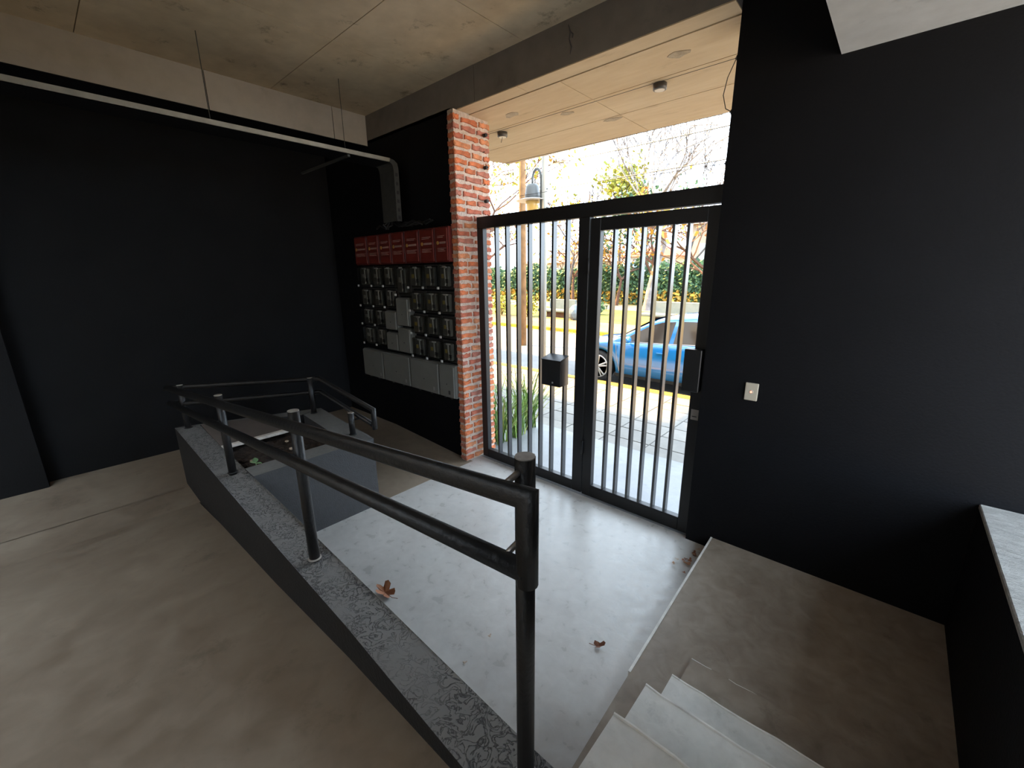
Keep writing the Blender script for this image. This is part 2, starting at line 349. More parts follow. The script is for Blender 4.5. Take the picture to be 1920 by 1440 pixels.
# light well behind the camera, its unseen rear wall and lintel added for light
b = B(); b.box(-12, 0.8, -4.9, -4.6, -0.2, 8.4)
struct(b.build('wall_rear_added', M_facade), 'unseen rear wall added to limit the sky light in the light well')
b = B(); b.box(-5.55, -0.39, -1.2, -1.0, 2.95, 3.56)
struct(b.build('beam_rear_added', M_beam), 'unseen concrete beam added to shape the light at the edge of the light well')

b = B(); b.box(0.80, 1.9, -1.2, 2.87, 2.92, 3.1)  # unseen roof added to cut the high sky light
struct(b.build('side_roof_added', M_beamr), 'unseen concrete roof added beyond the half wall to limit the side light')
# ceiling in formwork panels with dark joints
cl = sroot('ceiling', 'bare concrete ceiling with formwork joints')
B().box(-5.9, 0.8, -1.2, 3.1, 3.56, 3.75).build('slab', M_ceil, cl)
xs = [-5.55, -4.55, -3.335, -2.335, -1.335, -0.38]; ys = [-1.2, -0.7, 0.55, 1.81, 2.76]
for i in range(5):
    for k in range(4):
        B().box(xs[i]+0.003, xs[i+1]-0.003, ys[k]+0.003, ys[k+1]-0.003, 3.54, 3.562).build('panel', M_ceil, cl)
# beams
bl = sroot('beam', 'concrete beam along the left side of the ceiling')
yb = [-1.2, -0.9, -0.6, 1.30, 2.38, 2.75]
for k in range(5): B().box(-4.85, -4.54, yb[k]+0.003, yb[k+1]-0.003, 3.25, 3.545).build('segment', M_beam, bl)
B().box(-4.852, -4.541, -1.2, 2.75, 3.244, 3.251).build('shaded_soffit', M_black, bl)  # black sheet keeps the underside dark, shade put into the colour
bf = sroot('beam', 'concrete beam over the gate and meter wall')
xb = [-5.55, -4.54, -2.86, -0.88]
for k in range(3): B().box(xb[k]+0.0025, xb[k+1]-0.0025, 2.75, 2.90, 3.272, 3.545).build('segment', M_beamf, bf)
for x0_, x1_ in ((-3.08, -2.403), (-2.398, -0.88)): B().box(x0_, x1_, 2.751, 2.895, 3.2655, 3.273).build('soffit_strip', M_soffit, bf)  # canopy colour here carries the light on the beam underside
# crack on the beam face
cr = B(); p = Vector((-1.93, 2.748, 3.49))
pts = [(-1.935, 2.7488, 3.505), (-1.915, 2.7488, 3.46), (-1.925, 2.7488, 3.42), (-1.905, 2.7488, 3.37), (-1.915, 2.7488, 3.33)]
cr.tube(pts, [0.003, 0.006, 0.004, 0.006, 0.002], 5)
cr.tube([pts[1], (-1.895, 2.7488, 3.44), (-1.90, 2.7488, 3.42)], 0.004, 5)
cr.build('crack', M_joint, bf)
br = sroot('beam', 'grey concrete beam at the upper right above the half wall')
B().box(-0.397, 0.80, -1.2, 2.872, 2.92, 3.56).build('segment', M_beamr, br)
# upper storeys of the building (shade the pavement); unseen eave added to shade the road
b = B(); b.box(-30, 0.8, -1.2, 2.9, 3.75, 9.0)
struct(b.build('upper_facade', M_facade), 'upper storeys of the building')
b = B(); b.box(-30, 0.8, 4.5, 6.25, 9.0, 9.2)
for x in (-29.9, -20, -10, 0.5): b.box(x, x+0.2, 2.8, 6.2, 8.8, 9.0)
struct(b.build('road_shade_eave', M_facade), 'unseen eave on brackets, added to shade the street')
b = B(); b.box(-30, -5.9, -4.6, 2.9, -0.2, 3.7)
struct(b.build('side_facade', M_facade), 'ground floor of the building to the left')

# canopy over the entrance
cn = sroot('canopy', 'concrete entrance canopy seen from below')
B().box(-4.05, 0.8, 2.90, 4.42, 3.272, 3.48).build('slab', M_soffit, cn)
rows = [(2.90, 3.348), (3.356, 3.813), (3.821, 4.43)]
for (y0, y1), xc in zip(rows, [(-4.05, -2.105, -0.2, 0.8), (-4.05, -2.105, -0.2, 0.8), (-4.05, -2.11, -0.2, 0.8)]):
    for i in range(3):
        bb = B(); a0, a1 = xc[i]+0.003, xc[i+1]-0.003
        if i == 0 and y1 > 4.3:   # chamfered outer corner
            bot = [(a0, y0, 3.26), (a1, y0, 3.26), (a1, y1, 3.26), (a0+0.05, y1, 3.26), (a0-0.02, 4.2, 3.26)]
        else: bot = [(a0, y0, 3.26), (a1, y0, 3.26), (a1, y1, 3.26), (a0, y1, 3.26)]
        bb.prism(bot, [(p[0], p[1], 3.273) for p in bot])
        bb.build('panel', M_soffit, cn)
for (x, y, s) in [(-1.31, 3.09, 0.075), (-2.80, 3.15, 0.075), (-2.44, 3.46, 0.055), (-2.21, 3.88, 0.065)]:
    poly = []
    for a in range(11):
        an = 2*math.pi*a/11; rr = s*rnd.uniform(0.65, 1.2)
        poly.append((x+rr*1.25*math.cos(an), y+rr*0.75*math.sin(an)))
    B().prism([(px, py, 3.2575) for px, py in poly], [(px, py, 3.2605) for px, py in poly]).build('chipped_patch', M_patch, cn)
for (x, y, lab, wire) in [(-1.58, 3.44, 'round surface light on the canopy soffit nearer the black wall', False), (-3.20, 3.45, 'round surface light on the canopy soffit beside the brick pier', True)]:
    t = thing('ceiling_light', lab, 'light', (x, y, 3.25), 'canopy surface lights')
    B().lathe((x, y, 3.26), [(0.045, -0.042), (0.05, -0.038), (0.05, 0.0)], 20).build('housing', M_lightbody, t)
    B().lathe((x, y, 3.218), [(0.036, -0.003), (0.036, 0.003)], 18).build('lens', M_lens, t)
    if wire: B().tube([(x, y, 3.22), (x+0.01, y-0.02, 3.19), (x-0.01, y-0.01, 3.17)], 0.003, 5).build('loose_wire', M_wire, t)

# ------------------------------------------------------------------ brick pier: every brick a part
pier = sroot('brick_pier', 'orange brick pier at the left of the gate')
B().box(-3.165, -3.090, 2.712, 3.13, -0.02, 3.27).build('mortar', M_mortar, pier)
def brick_mesh(L, depth, mat, seed):
    """a worn face brick: ragged outline in (u, z), pushed out along w"""
    r = random.Random(seed); h = 0.047
    n = 5; o = []
    for i in range(n+1): o.append((L*i/n if 0 < i < n else L*i/n+r.uniform(-0.002, 0.004)*(1 if i == 0 else -1), r.uniform(-0.005, 0.009)))
    o.append((L+r.uniform(-0.006, 0.001), h*0.5))
    for i in range(n, -1, -1): o.append((L*i/n if 0 < i < n else L*i/n+r.uniform(0.0, 0.006)*(1 if i == 0 else -1), h+r.uniform(-0.012, 0.004)))
    o.append((r.uniform(0, 0.006), h*0.5))
    b = B(); cx, cz = L/2, h/2
    f0 = [(0.0, u, z) for u, z in o]; f1 = [(depth+r.uniform(-0.003, 0.002), cx+(u-cx)*0.975, cz+(z-cz)*0.86) for u, z in o]
    b.prism(f0, f1)
    return b.mesh('brick', mat)
variants = {}
def brick(L, seed, rotz, loc):
    key = (round(L, 2), seed % 10)
    if key not in variants: variants[key] = brick_mesh(round(L, 2), 0.016, M_bricks[(seed*7) % 5], seed*31+int(L*100))
    o = link('brick', variants[key], pier, loc); o.rotation_euler = (0, 0, rotz); return o
cz = 0.0675
for c in range(48):
    z = 0.014+c*cz
    if z+0.05 > 3.29: break
    y = 2.700
    first = (0.11, 0.20, 0.075, 0.15)[(c*3+rnd.randint(0, 1)) % 4]; lens = [first]
    left = 0.44-first-0.018
    while left > 0.05:
        L = min(left, rnd.choice([0.19, 0.20, 0.17, 0.12])); 
        if left-L < 0.07: L = left
        L = min(L, 0.24); lens.append(L); left -= L+0.018
    for L in lens:
        brick(L, rnd.randint(0, 999), 0, (-3.094, y, z+rnd.uniform(-0.004, 0.004))); y += L+0.018
    # narrow front face of the pier (towards the room)
    fl = 0.078 if c % 2 else 0.086
    brick(fl, rnd.randint(0, 999), -math.pi/2, (-3.083-fl, 2.716, z+rnd.uniform(-0.003, 0.003)))

# ------------------------------------------------------------------ curb wall and planter
ZC = lambda x: 0.62 if x < -4.6 else (0.62-(x+4.6)*0.02/1.6 if x < -3 else 0.60-(x+3)*0.08/2.5)
def top(x, y, dz=0): return (x, y, ZC(x)+dz)
near = [(-0.47, 0.560), (-0.713, 0.565), (-1.436, 0.581), (-2.267, 0.583), (-4.54, 0.617)]
far_ = [(-4.46, 0.784), (-3.75, 0.768), (-2.494, 0.760), (-1.344, 0.747), (-0.667, 0.739), (-0.47, 0.742)]
poly = near+far_
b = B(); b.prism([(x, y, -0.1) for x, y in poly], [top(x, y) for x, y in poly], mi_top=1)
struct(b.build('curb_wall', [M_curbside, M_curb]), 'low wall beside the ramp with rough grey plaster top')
# planter: the rest of the ring, soil, cover board
pt = tag(bpy.data.objects.new('planter', None), 'dark grey masonry planter enclosed by the ramps with soil inside', 'planter'); C.objects.link(pt)
def wall_part(name, poly, mats):
    b = B(); b.prism([(x, y, -0.1) for x, y in poly], [top(x, y) for x, y in poly], mi_top=1); return b.build(name, mats, pt)
wall_part('left_arm', [(-4.55, 0.63), (-4.46, 0.784), (-4.06, 1.50), (-4.135, 1.72), (-4.20, 1.56)], [M_curbside, M_rim])
wall_part('far_arm', [(-4.135, 1.722), (-4.06, 1.52), (-3.20, 1.47), (-3.03, 1.47), (-3.03, 1.655)], [M_planter, M_rim])
wall_part('front_wall', [(-3.20, 0.762), (-3.028, 0.762), (-3.028, 1.655), (-3.20, 1.655)], [M_planter, M_rim])
sb = B(); nx, ny = 26, 18; vs_ = {}
for i in range(nx+1):
    for k in range(ny+1):
        x = -4.45+1.28*i/nx; y = 0.775+0.72*k/ny
        vs_[i, k] = sb.b.verts.new((x, y, 0.535+rnd.uniform(-0.012, 0.02)+0.02*math.sin(x*9)*math.cos(y*7)))
for i in range(nx):
    for k in range(ny): sb.b.faces.new((vs_[i, k], vs_[i+1, k], vs_[i+1, k+1], vs_[i, k+1]))
so = sb.build('soil', M_soil, pt); so['kind'] = 'stuff'
for k in range(16):
    x, y = rnd.uniform(-3.7, -3.25), rnd.uniform(0.8, 1.4)
    cb = B(); bmesh.ops.create_icosphere(cb.b, subdivisions=1, radius=rnd.uniform(0.012, 0.028))
    for v in cb.b.verts: v.co = Vector((v.co.x*1.3+x, v.co.y+y, v.co.z*0.6+0.555))*1.0
    cb.build('clod', M_soil if k % 3 else M_dryleaf[2], pt)
bd = [(-3.75, 0.765), (-3.76, 1.287), (-4.28, 1.20), (-4.45, 0.79)]
t = thing('cover_board', 'flat grey-brown board covering the back of the planter with pale front edge', 'board', (-4.05, 1.0, 0.59))
b = B(); b.prism([top(x, y, -0.02) for x, y in bd], [top(x, y, 0.004) for x, y in bd]); b.build('panel', M_board, t)
b = B(); b.prism([(-3.752, 0.765, 0.59), (-3.735, 0.765, 0.59), (-3.742, 1.29, 0.59), (-3.762, 1.287, 0.59)],
                 [(-3.765, 0.765, 0.617), (-3.737, 0.765, 0.612), (-3.744, 1.29, 0.612), (-3.775, 1.287, 0.617)])
b.build('pale_edge', M_boardedge, t)
def small_leaf(parent, name, base, direc, L, w, mat, curl=0.25):
    d = Vector(direc).normalized(); sd = d.cross(Vector((0, 0, 1)))
    sd = sd.normalized() if sd.length > 0.01 else Vector((1, 0, 0)); upv = sd.cross(d); b = B(); base = Vector(base)
    prof = [0.15, 0.8, 1.0, 0.7, 0.05]; rows_ = []
    for i, p in enumerate(prof):
        t_ = i/4; c_ = base+d*L*t_-upv*curl*L*t_*t_
        rows_.append([b.b.verts.new(c_+sd*w*p*s_+upv*abs(s_)*w*0.25) for s_ in (-1, 0, 1)])
    for i in range(4):
        for j in range(2): b.b.faces.new((rows_[i][j], rows_[i][j+1], rows_[i+1][j+1], rows_[i+1][j])).smooth = True
    return b.build(name, mat, parent)
M_seed = flat('seedling_leaf', (0.30, 0.48, 0.24), 0.5)
t = thing('seedling', 'small pale green seedling growing in the planter soil', 'plant', (-3.30, 0.86, 0.55))
B().tube([(-3.30, 0.86, 0.54), (-3.30, 0.86, 0.585)], 0.003, 5).build('stem', M_seed, t)
small_leaf(t, 'leaf', (-3.30, 0.86, 0.58), (0.3, -0.1, 0.9), 0.06, 0.020, M_seed)
small_leaf(t, 'leaf', (-3.30, 0.86, 0.575), (-0.5, -0.3, 0.25), 0.05, 0.016, M_seed)
small_leaf(t, 'leaf', (-3.30, 0.86, 0.575), (0.6, 0.5, 0.2), 0.045, 0.014, M_seed)

# ------------------------------------------------------------------ handrail
hr = tag(bpy.data.objects.new('handrail', None), 'black pipe handrail with two rails running round the planter', 'handrail'); C.objects.link(hr)
RR, PR = 0.0245, 0.0245
posts = [(-0.571, 0.676, 0.50, 1.500), (-1.915, 0.676, 0.55, 1.323), (-3.200, 0.688, 0.59, 1.153), (-4.46, 0.700, 0.60, 1.005), (-4.03, 1.610, 0.60, 0.965), (-3.235, 1.585, 0.59, 0.795)]
for i, (x, y, z0, z1) in enumerate(posts):
    bb = B(); bb.tube([(x, y, z0), (x, y, z1-0.002)], PR, 18)
    p = bb.build('post', M_rail, hr)
    B().lathe((x, y, z1), [(0.0225, -0.003), (0.0245, -0.002), (0.0235, 0.001)], 18).build('cap', M_railcap, p)
    fl = B(); fl.lathe((x, y, ZC(x)), [(0.032, 0.0), (0.030, 0.006), (0.025, 0.007)], 18); fl.build('foot_ring', M_railcap if i < 2 else M_rail, p)
def seg(P, Q, t): return tuple(P[i]+(Q[i]-P[i])*t for i in range(3))
OFF = 0.075
A = (-0.507+0.012, 0.676-OFF, 1.455); A2 = (-0.507+0.012, 0.676-OFF, 1.29)
D = (-4.60, 0.632, 0.968); D2 = (-4.60, 0.632, 0.830)
Ff = (-4.01, 1.69, 0.945); Fl = (-4.01, 1.69, 0.815)
Ee = (-2.99, 1.655, 0.852); El = (-3.02, 1.655, 0.722)
up_pts = [(-0.497, 0.601, 1.27), (-0.497, 0.601, 1.452), (-0.50, 0.601, 1.456), D]
bb = B(); bb.tube([(-0.502, 0.601, 1.245), (-0.502, 0.601, 1.4515), D], RR, 18); bb.build('upper_rail', M_rail, hr)
bb = B(); bb.tube([(-0.497, 0.601, 1.274), D2], RR, 18); bb.build('lower_rail', M_rail, hr)
Bk = (-4.46, 0.72, 0.985); Bk2 = (-4.42, 0.72, 0.845)
bb = B(); bb.tube([D, Bk, Ff, Ee, (-2.99, 1.655, 0.69)], RR*0.85, 14); bb.build('back_upper_rail', M_rail, hr)
bb = B(); bb.tube([D2, Bk2, Fl, El], RR*0.8, 14); bb.build('back_lower_rail', M_rail, hr)
for i, (x, y, z0, z1) in enumerate(posts[:4]):
    for P, Q in (((-0.497, 0.601, 1.452), D), ((-0.497, 0.601, 1.274), D2)):
        t_ = (x-P[0])/(Q[0]-P[0]); t_ = max(0.0, min(1, t_+0.012)); q = seg(P, Q, t_)
        bb = B(); h_ = 0.036 if i == 0 else 0.004; bb.tube([(x, y, q[2]+h_), (x, q[1]+0.004, q[2]+h_*0.55)], 0.0075, 8); bb.build('bracket', M_steel if i == 0 else M_rail, hr)
for (x, y, z) in [(-4.03, 1.61, 0.93), (-4.03, 1.61, 0.80), (-3.235, 1.585, 0.73)]:
    bb = B(); bb.tube([(x, y, z), (x+0.02, y+0.09, z)], 0.008, 8); bb.build('bracket', M_rail, hr)

# ------------------------------------------------------------------ gate
G0, G1 = 2.92, 2.975
gp = tag(bpy.data.objects.new('gate_panel', None), 'fixed black slatted gate panel beside the brick pier, with lintel bar', 'gate'); C.objects.link(gp)
B().box(-3.055, -0.882, G0, G1+0.01, 2.308, 2.412, 0.003).build('lintel', M_gate, gp)
B().box(-3.055, -2.977, G0, G1, 0.012, 2.308, 0.003).build('stile', M_gate, gp)
B().box(-1.920, -1.822, G0, G1, 0.012, 2.308, 0.003).build('stile', M_gate, gp)
B().box(-2.977, -1.920, G0, G1, 0.012, 0.105, 0.003).build('bottom_rail', M_gate, gp)
for x in (-2.822, -2.690, -2.561, -2.428, -2.299, -2.171, -2.036):
    B().box(x-0.0095, x+0.0095, G0+0.002, G1-0.002, 0.10, 2.312, 0.0015).build('slat', M_slat, gp)
gd = tag(bpy.data.objects.new('gate_door', None), 'black slatted gate door with lock cover, next to the black wall', 'gate'); C.objects.link(gd)
B().box(-1.814, -1.728, G0, G1, 0.007, 2.296, 0.003).build('stile', M_gate, gd)
B().box(-0.966, -0.886, G0, G1, 0.007, 2.296, 0.003).build('stile', M_gate, gd)
B().box(-1.728, -0.966, G0, G1, 2.205, 2.296, 0.003).build('top_rail', M_gate, gd)
B().box(-1.728, -0.966, G0, G1, 0.007, 0.115, 0.003).build('bottom_rail', M_gate, gd)
for x in (-1.615, -1.508, -1.395, -1.290, -1.178, -1.080):
    B().box(x-0.0095, x+0.0095, G0+0.002, G1-0.002, 0.11, 2.21, 0.0015).build('slat', M_slat, gd)
lk = B(); lk.box(-1.012, -0.900, 2.862, 2.925, 1.11, 1.40, 0.004).build('lock_cover', M_gate, gd)
s_ = B().box(-0.948, -0.897, 2.9165, 2.921, 0.90, 0.975, 0.001).build('strike_label', M_label, gd)
B().box(-0.938, -0.907, 2.9150, 2.918, 0.922, 0.928).build('slot', M_dark, s_)
for z in (0.45, 1.95): B().lathe((-1.818, 2.912, z), [(0.010, -0.06), (0.012, -0.055), (0.012, 0.055), (0.010, 0.06)], 10).build('hinge', M_gate, gd)
# letterbox on the fixed panel
mb = thing('letterbox', 'black metal letterbox with sloped lid on the gate slats', 'letterbox', (-2.08, 2.85, 0.95))
ym = 2.80; X0, X1 = -2.175, -1.985
b = B(); b.prism([(X0, ym, 0.975), (X1, ym, 0.975), (X1, 2.9235, 0.975), (X0, 2.9235, 0.975)],
                 [(X0, ym, 1.192), (X1, ym, 1.192), (X1, 2.918, 1.222), (X0, 2.918, 1.222)])
b.build('body', M_slat, mb)
b = B(); b.prism([(X0-0.004, ym-0.006, 1.193), (X1+0.004, ym-0.006, 1.193), (X1+0.004, 2.918, 1.223), (X0-0.004, 2.918, 1.223)],
                 [(X0-0.004, ym-0.006, 1.199), (X1+0.004, ym-0.006, 1.199), (X1+0.004, 2.918, 1.229), (X0-0.004, 2.918, 1.229)])
b.build('lid', M_gate, mb)
B().lathe((-2.06, ym, 1.005), [(0.006, -0.006), (0.008, -0.004), (0.008, 0.001)], 12, axis='Y').build('lock', M_steel, mb)
# switch
sw = thing('wall_switch', 'beige switch plate with glowing red light on the black wall', 'switch', (-0.583, 2.87, 1.177))
B().box(-0.619, -0.547, 2.858, 2.871, 1.122, 1.232, 0.003).build('plate', M_plate, sw)
B().lathe((-0.583, 2.858, 1.177), [(0.011, -0.002), (0.013, 0.0), (0.013, 0.002)], 14, axis='Y').build('button', M_plate, sw)
B().lathe((-0.583, 2.8565, 1.177), [(0.003, -0.002), (0.0065, 0.0), (0.0065, 0.002)], 12, axis='Y').build('indicator_light', M_led, sw)

# electric fence insulators and wires over the gate
zs = [3.125, 2.99, 2.855, 2.71, 2.566]
for k, z in enumerate(zs):
    nm = ['top', 'second', 'middle', 'fourth', 'bottom'][k]
    big = k % 2 == 0
    t = thing('insulator', f'{"rusty spool" if big else "small nail"} insulator on the brick pier, {nm} of five from the beam', 'insulator', (-3.075, 3.055, z), 'insulators on the brick pier')
    B().tube([(-3.085, 3.055, z), (-3.03 if big else -3.06, 3.055, z)], 0.004, 6).build('pin', M_rust, t)
    if big:
        for dx in (0.012, 0.026, 0.04): B().tube([(-3.08+dx, 3.055, z), (-3.08+dx+0.007, 3.055, z)], [0.017, 0.015], 10).build('ring', M_rust, t)
for k, z in enumerate((3.105, 2.825, 2.545)):
    nm = ['top', 'middle', 'bottom'][k]
    t = thing('insulator', f'spool insulator on the black wall corner above the gate, {nm} of three', 'insulator', (-0.885, 3.02, z), 'insulators on the black wall')
    B().tube([(-0.875, 3.02, z), (-0.935, 3.02, z)], 0.004, 6).build('pin', M_rust, t)
    for dx in (0.012, 0.026, 0.04): B().tube([(-0.88-dx, 3.02, z), (-0.887-dx, 3.02, z)], [0.016, 0.014], 10).build('ring', M_rust, t)
    za = (3.125, 2.855, 2.566)[k]
    o = B().tube([seg((-3.04, 3.055, za), (-0.925, 3.02, z), q/6) for q in range(7)], 0.0016, 4).build('fence_wire', M_wire)
    tag(o, f'thin fence wire strung across the opening above the gate, {nm} of three', 'wire', 'fence wires over the gate')
b = B(); b.tube([(-0.93, 3.02, 3.10), (-0.97, 3.03, 3.02), (-0.985, 3.03, 2.93), (-0.96, 3.02, 2.85), (-0.93, 3.02, 2.83)], 0.0025, 5)
tag(b.build('loose_wire', M_wire), 'loose looping wire hanging between insulators on the black wall corner', 'wire')

# ------------------------------------------------------------------ cable tray and drop duct
tr = tag(bpy.data.objects.new('cable_tray', None), 'metal cable tray hung below the left beam, bending down to the meter boxes', 'cable tray'); C.objects.link(tr)
b = B(); tbm = B(); tbm.box(-4.10, -3.85, -1.0, 2.56, 2.944, 2.9505); tbm.build('tray_bottom', M_black, tr); b.box(-3.856, -3.85, -1.0, 2.56, 2.945, 2.985); b.box(-4.10, -4.094, -1.0, 2.56, 2.945, 2.985)  # black tray bottom stands in for the shade under the tray
b.build('channel', M_galv, tr)
b = B()
pr_ = [(2.55, 2.985), (2.60, 2.975), (2.635, 2.95), (2.645, 2.90), (2.645, 2.42)]
pin = [(2.55, 2.945), (2.575, 2.935), (2.585, 2.91), (2.59, 2.88), (2.59, 2.42)]
for i in range(4):
    for x in (-3.853, -4.097):
        b.prism([(x-0.003, pin[i][0], pin[i][1]), (x+0.003, pin[i][0], pin[i][1]), (x+0.003, pr_[i][0], pr_[i][1]), (x-0.003, pr_[i][0], pr_[i][1])],
                [(x-0.003, pin[i+1][0], pin[i+1][1]), (x+0.003, pin[i+1][0], pin[i+1][1]), (x+0.003, pr_[i+1][0], pr_[i+1][1]), (x-0.003, pr_[i+1][0], pr_[i+1][1])])
    b.prism([(-4.097, pin[i][0], pin[i][1]), (-3.853, pin[i][0], pin[i][1]), (-3.853, pin[i][0]+0.004, pin[i][1]+0.004), (-4.097, pin[i][0]+0.004, pin[i][1]+0.004)],
            [(-4.097, pin[i+1][0], pin[i+1][1]), (-3.853, pin[i+1][0], pin[i+1][1]), (-3.853, pin[i+1][0]+0.004, pin[i+1][1]+0.004), (-4.097, pin[i+1][0]+0.004, pin[i+1][1]+0.004)])
b.build('drop_channel', M_galvd, tr)
for z in (2.85, 2.77, 2.69, 2.61, 2.53, 2.46): B().box(-3.8505, -3.849, 2.605, 2.632, z-0.02, z+0.012).build('perforation', M_dark, tr)
for y in (1.11, 2.133): B().tube([(-3.90, y, 2.95), (-3.90, y, 3.54)], 0.0028, 6).build('hanger_rod', M_galvd, tr)
B().box(-4.85, -3.86, 2.128, 2.152, 2.925, 2.944).build('support_arm', M_galvd, tr)
for x in (-4.05, -3.98, -3.93): B().tube([(x, -1.0, 2.96), (x, 2.3, 2.96)], 0.010, 6).build('cable', M_cable, tr)
# loose cables on top of the red boxes
for k in range(7):
    x = -4.07+0.03*k; pts = [(x, 2.62, 2.50), (x+rnd.uniform(-0.03, 0.03), 2.62, 2.42)]
    xe = rnd.uniform(-4.5, -4.1) if k < 3 else rnd.uniform(-3.7, -3.2)
    for q in range(1, 6): pts.append((x+(xe-x)*q/5, 2.62+rnd.uniform(-0.03, 0.03), 2.375+rnd.uniform(-0.012, 0.03)))
    o = B().tube(pts, 0.008, 6).build('cable', M_cable)
    tag(o, 'black cable tangled on top of the red boxes below the duct', 'cable', 'tangled cables over the red boxes')

# ------------------------------------------------------------------ meter wall
YF, YW = 2.66, 2.75
cols = [-4.889, -4.602, -4.357, -4.117, -3.873, -3.619, -3.376, -3.168]
ordn = ['leftmost', 'second', 'third', 'fourth', 'fifth', 'sixth', 'rightmost']
for i in range(7):
    x0, x1 = cols[i]+0.004, cols[i+1]-0.004; z0, z1 = 2.012, 2.330; w = x1-x0; cx = (x0+x1)/2
    pos = {0: 'leftmost of the seven, in the dark corner', 6: 'rightmost of the seven, beside the brick pier', 3: 'fourth of seven, middle of the row'}.get(i, f'{ordn[i]} from the left in the row of seven')
    t = thing('fuse_box', 'red fuse box with printed door, '+pos, 'fuse box', (cx, YW, z0), 'red fuse boxes on the black wall')
    B().box(x0, x1, YF+0.012, YW, z0, z1, 0.006).build('body', M_redbox, t)
    d = B(); d.box(x0+0.012, x1-0.012, YF, YF+0.014, z0+0.012, z1-0.012, 0.005); d = d.build('door', M_reddoor, t)
    zz = z0+0.175
    B().lathe((x0+0.052, YF-0.001, zz), [(0.017, -0.001), (0.017, 0.0015)], 14, axis='Y').build('printed_logo', M_logo, d)
    B().box(x0+0.078, x1-0.035, YF-0.0015, YF+0.001, zz-0.009, zz+0.009).build('printed_name', M_print, d)
    for q, (zb, a, e) in enumerate([(0.235, 0.05, 0.05), (0.222, 0.05, 0.07), (0.125, 0.045, 0.03), (0.112, 0.045, 0.06), (0.099, 0.045, 0.045)]):
        B().box(x0+a, x1-e, YF-0.0012, YF+0.001, z0+zb-0.003, z0+zb+0.003).build('printed_line', M_print, d)
    B().box(x1-0.022, x1-0.013, YF-0.004, YF+0.002, z0+0.05, z0+0.09).build('latch', M_redbox, d)
def meter(x0, x1, z0, z1, lab, yellow=True):
    cx = (x0+x1)/2; w = x1-x0; h = z1-z0
    t = thing('electricity_meter', lab, 'meter', (cx, YW, z0), 'clear-covered electricity meters')
    B().box(x0, x1, YW-0.03, YW, z0, z1, 0.003).build('base', M_mbase, t)
    bd_ = B().box(x0+w*0.16, x1-w*0.22, YF+0.02, YW-0.03, z0+h*0.12, z1-h*0.10, 0.008).build('meter_body', M_mbody, t)
    # pale wavy moulding down the middle
    b = B(); px = x0+w*0.56
    b.tube([(px+0.03, YF+0.017, z1-h*0.12), (px-0.004, YF+0.017, z1-h*0.16), (px, YF+0.017, z1-h*0.45), (px+0.004, YF+0.017, z0+h*0.45), (px+0.012, YF+0.017, z0+h*0.30), (px, YF+0.017, z0+h*0.16)], 0.007, 6)
    b.build('moulding', M_mband, bd_)
    B().box(x0+w*0.30, x0+w*0.46, YF+0.016, YF+0.022, z0+h*0.45, z0+h*0.62).build('dial', M_mseal if yellow else M_mband, bd_)
    B().box(x0+w*0.62, x0+w*0.80, YF+0.012, YF+0.020, z0+h*0.25, z0+h*0.42).build('terminal_block', M_dark, bd_)
    cv = B(); cv.box(x0+0.014, x1-0.014, YF, YW-0.028, z0+0.018, z1-0.012, 0.010)
    # open the back of the cover so that it is a shell
    cv.build('clear_cover', M_clear, t)
    B().box(x0+0.010, x0+0.036, YF-0.006, YF+0.002, z0+0.002, z0+0.024).build('white_tag', M_mtag, t)
    B().box(x0+w*0.50, x0+w*0.74, YF-0.002, YF+0.002, z1-0.032, z1-0.018).build('top_label', M_mband, t)
rowz = [(1.757, 1.994), (1.517, 1.735), (1.278, 1.495), (1.032, 1.255)]
rname = ['top', 'second', 'third', 'bottom']
for c_ in (4, 5, 6):
    for r_, (z0, z1) in enumerate(rowz):
        cn_ = {4: 'left', 5: 'middle', 6: 'right'}[c_]
        meter(cols[c_]+0.004, cols[c_+1]-0.004, z0, z1, f'clear-covered meter in the right-hand block of three columns, {cn_} column, {rname[r_]} row', True)
rowl = [(1.765, 1.998), (1.532, 1.750), (1.313, 1.518), (1.075, 1.298)]
for c_ in (0, 1, 2):
    for r_, (z0, z1) in enumerate(rowl):
        if c_ == 2 and r_ > 1: continue
        cn_ = ['first', 'second', 'third'][c_]
        meter(cols[c_]+0.004, cols[c_+1]-0.004, z0, z1, f'dim clear-covered meter left of the grey boxes, {cn_} column from left, {rname[r_]} row', False)
meter(cols[3]+0.004, cols[4]-0.004, 1.675, 1.996, 'tall clear-covered meter above the tall grey box, fourth column', False)
def greybox(x0, x1, z0, z1, lab, split=False):
    t = thing('meter_cabinet', lab, 'cabinet', ((x0+x1)/2, YW, z0), 'grey polyester cabinets')
    B().box(x0, x1, YF+0.02, YW, z0, z1, 0.006).build('body', M_greybox, t)
    xs_ = [x0, (x0+x1)/2, x1] if split else [x0, x1]
    for k in range(len(xs_)-1):
        a, e = xs_[k]+0.005, xs_[k+1]-0.005
        d = B().box(a, e, YF, YF+0.022, z0+0.005, z1-0.005, 0.010).build('door', M_greybox, t)
        B().lathe(((a+e)/2, YF-0.001, z0+(z1-z0)*0.42), [(0.006, -0.002), (0.008, 0.002)], 10, axis='Y').build('screw', M_mbase, d)
    return t
greybox(cols[3]+0.006, cols[4]-0.012, 1.352, 1.656, 'tall plain grey cabinet in the fourth column of the meter wall')
greybox(cols[3]+0.006, cols[4]-0.004, 1.055, 1.328, 'plain grey cabinet under the tall grey one in the fourth column')
greybox(cols[2]+0.006, cols[3]-0.004, 1.292, 1.505, 'small plain grey cabinet left of the tall grey one, third column')
greybox(cols[2]+0.006, cols[3]-0.004, 1.055, 1.262, 'small plain grey cabinet just above the wide bottom row, third column')
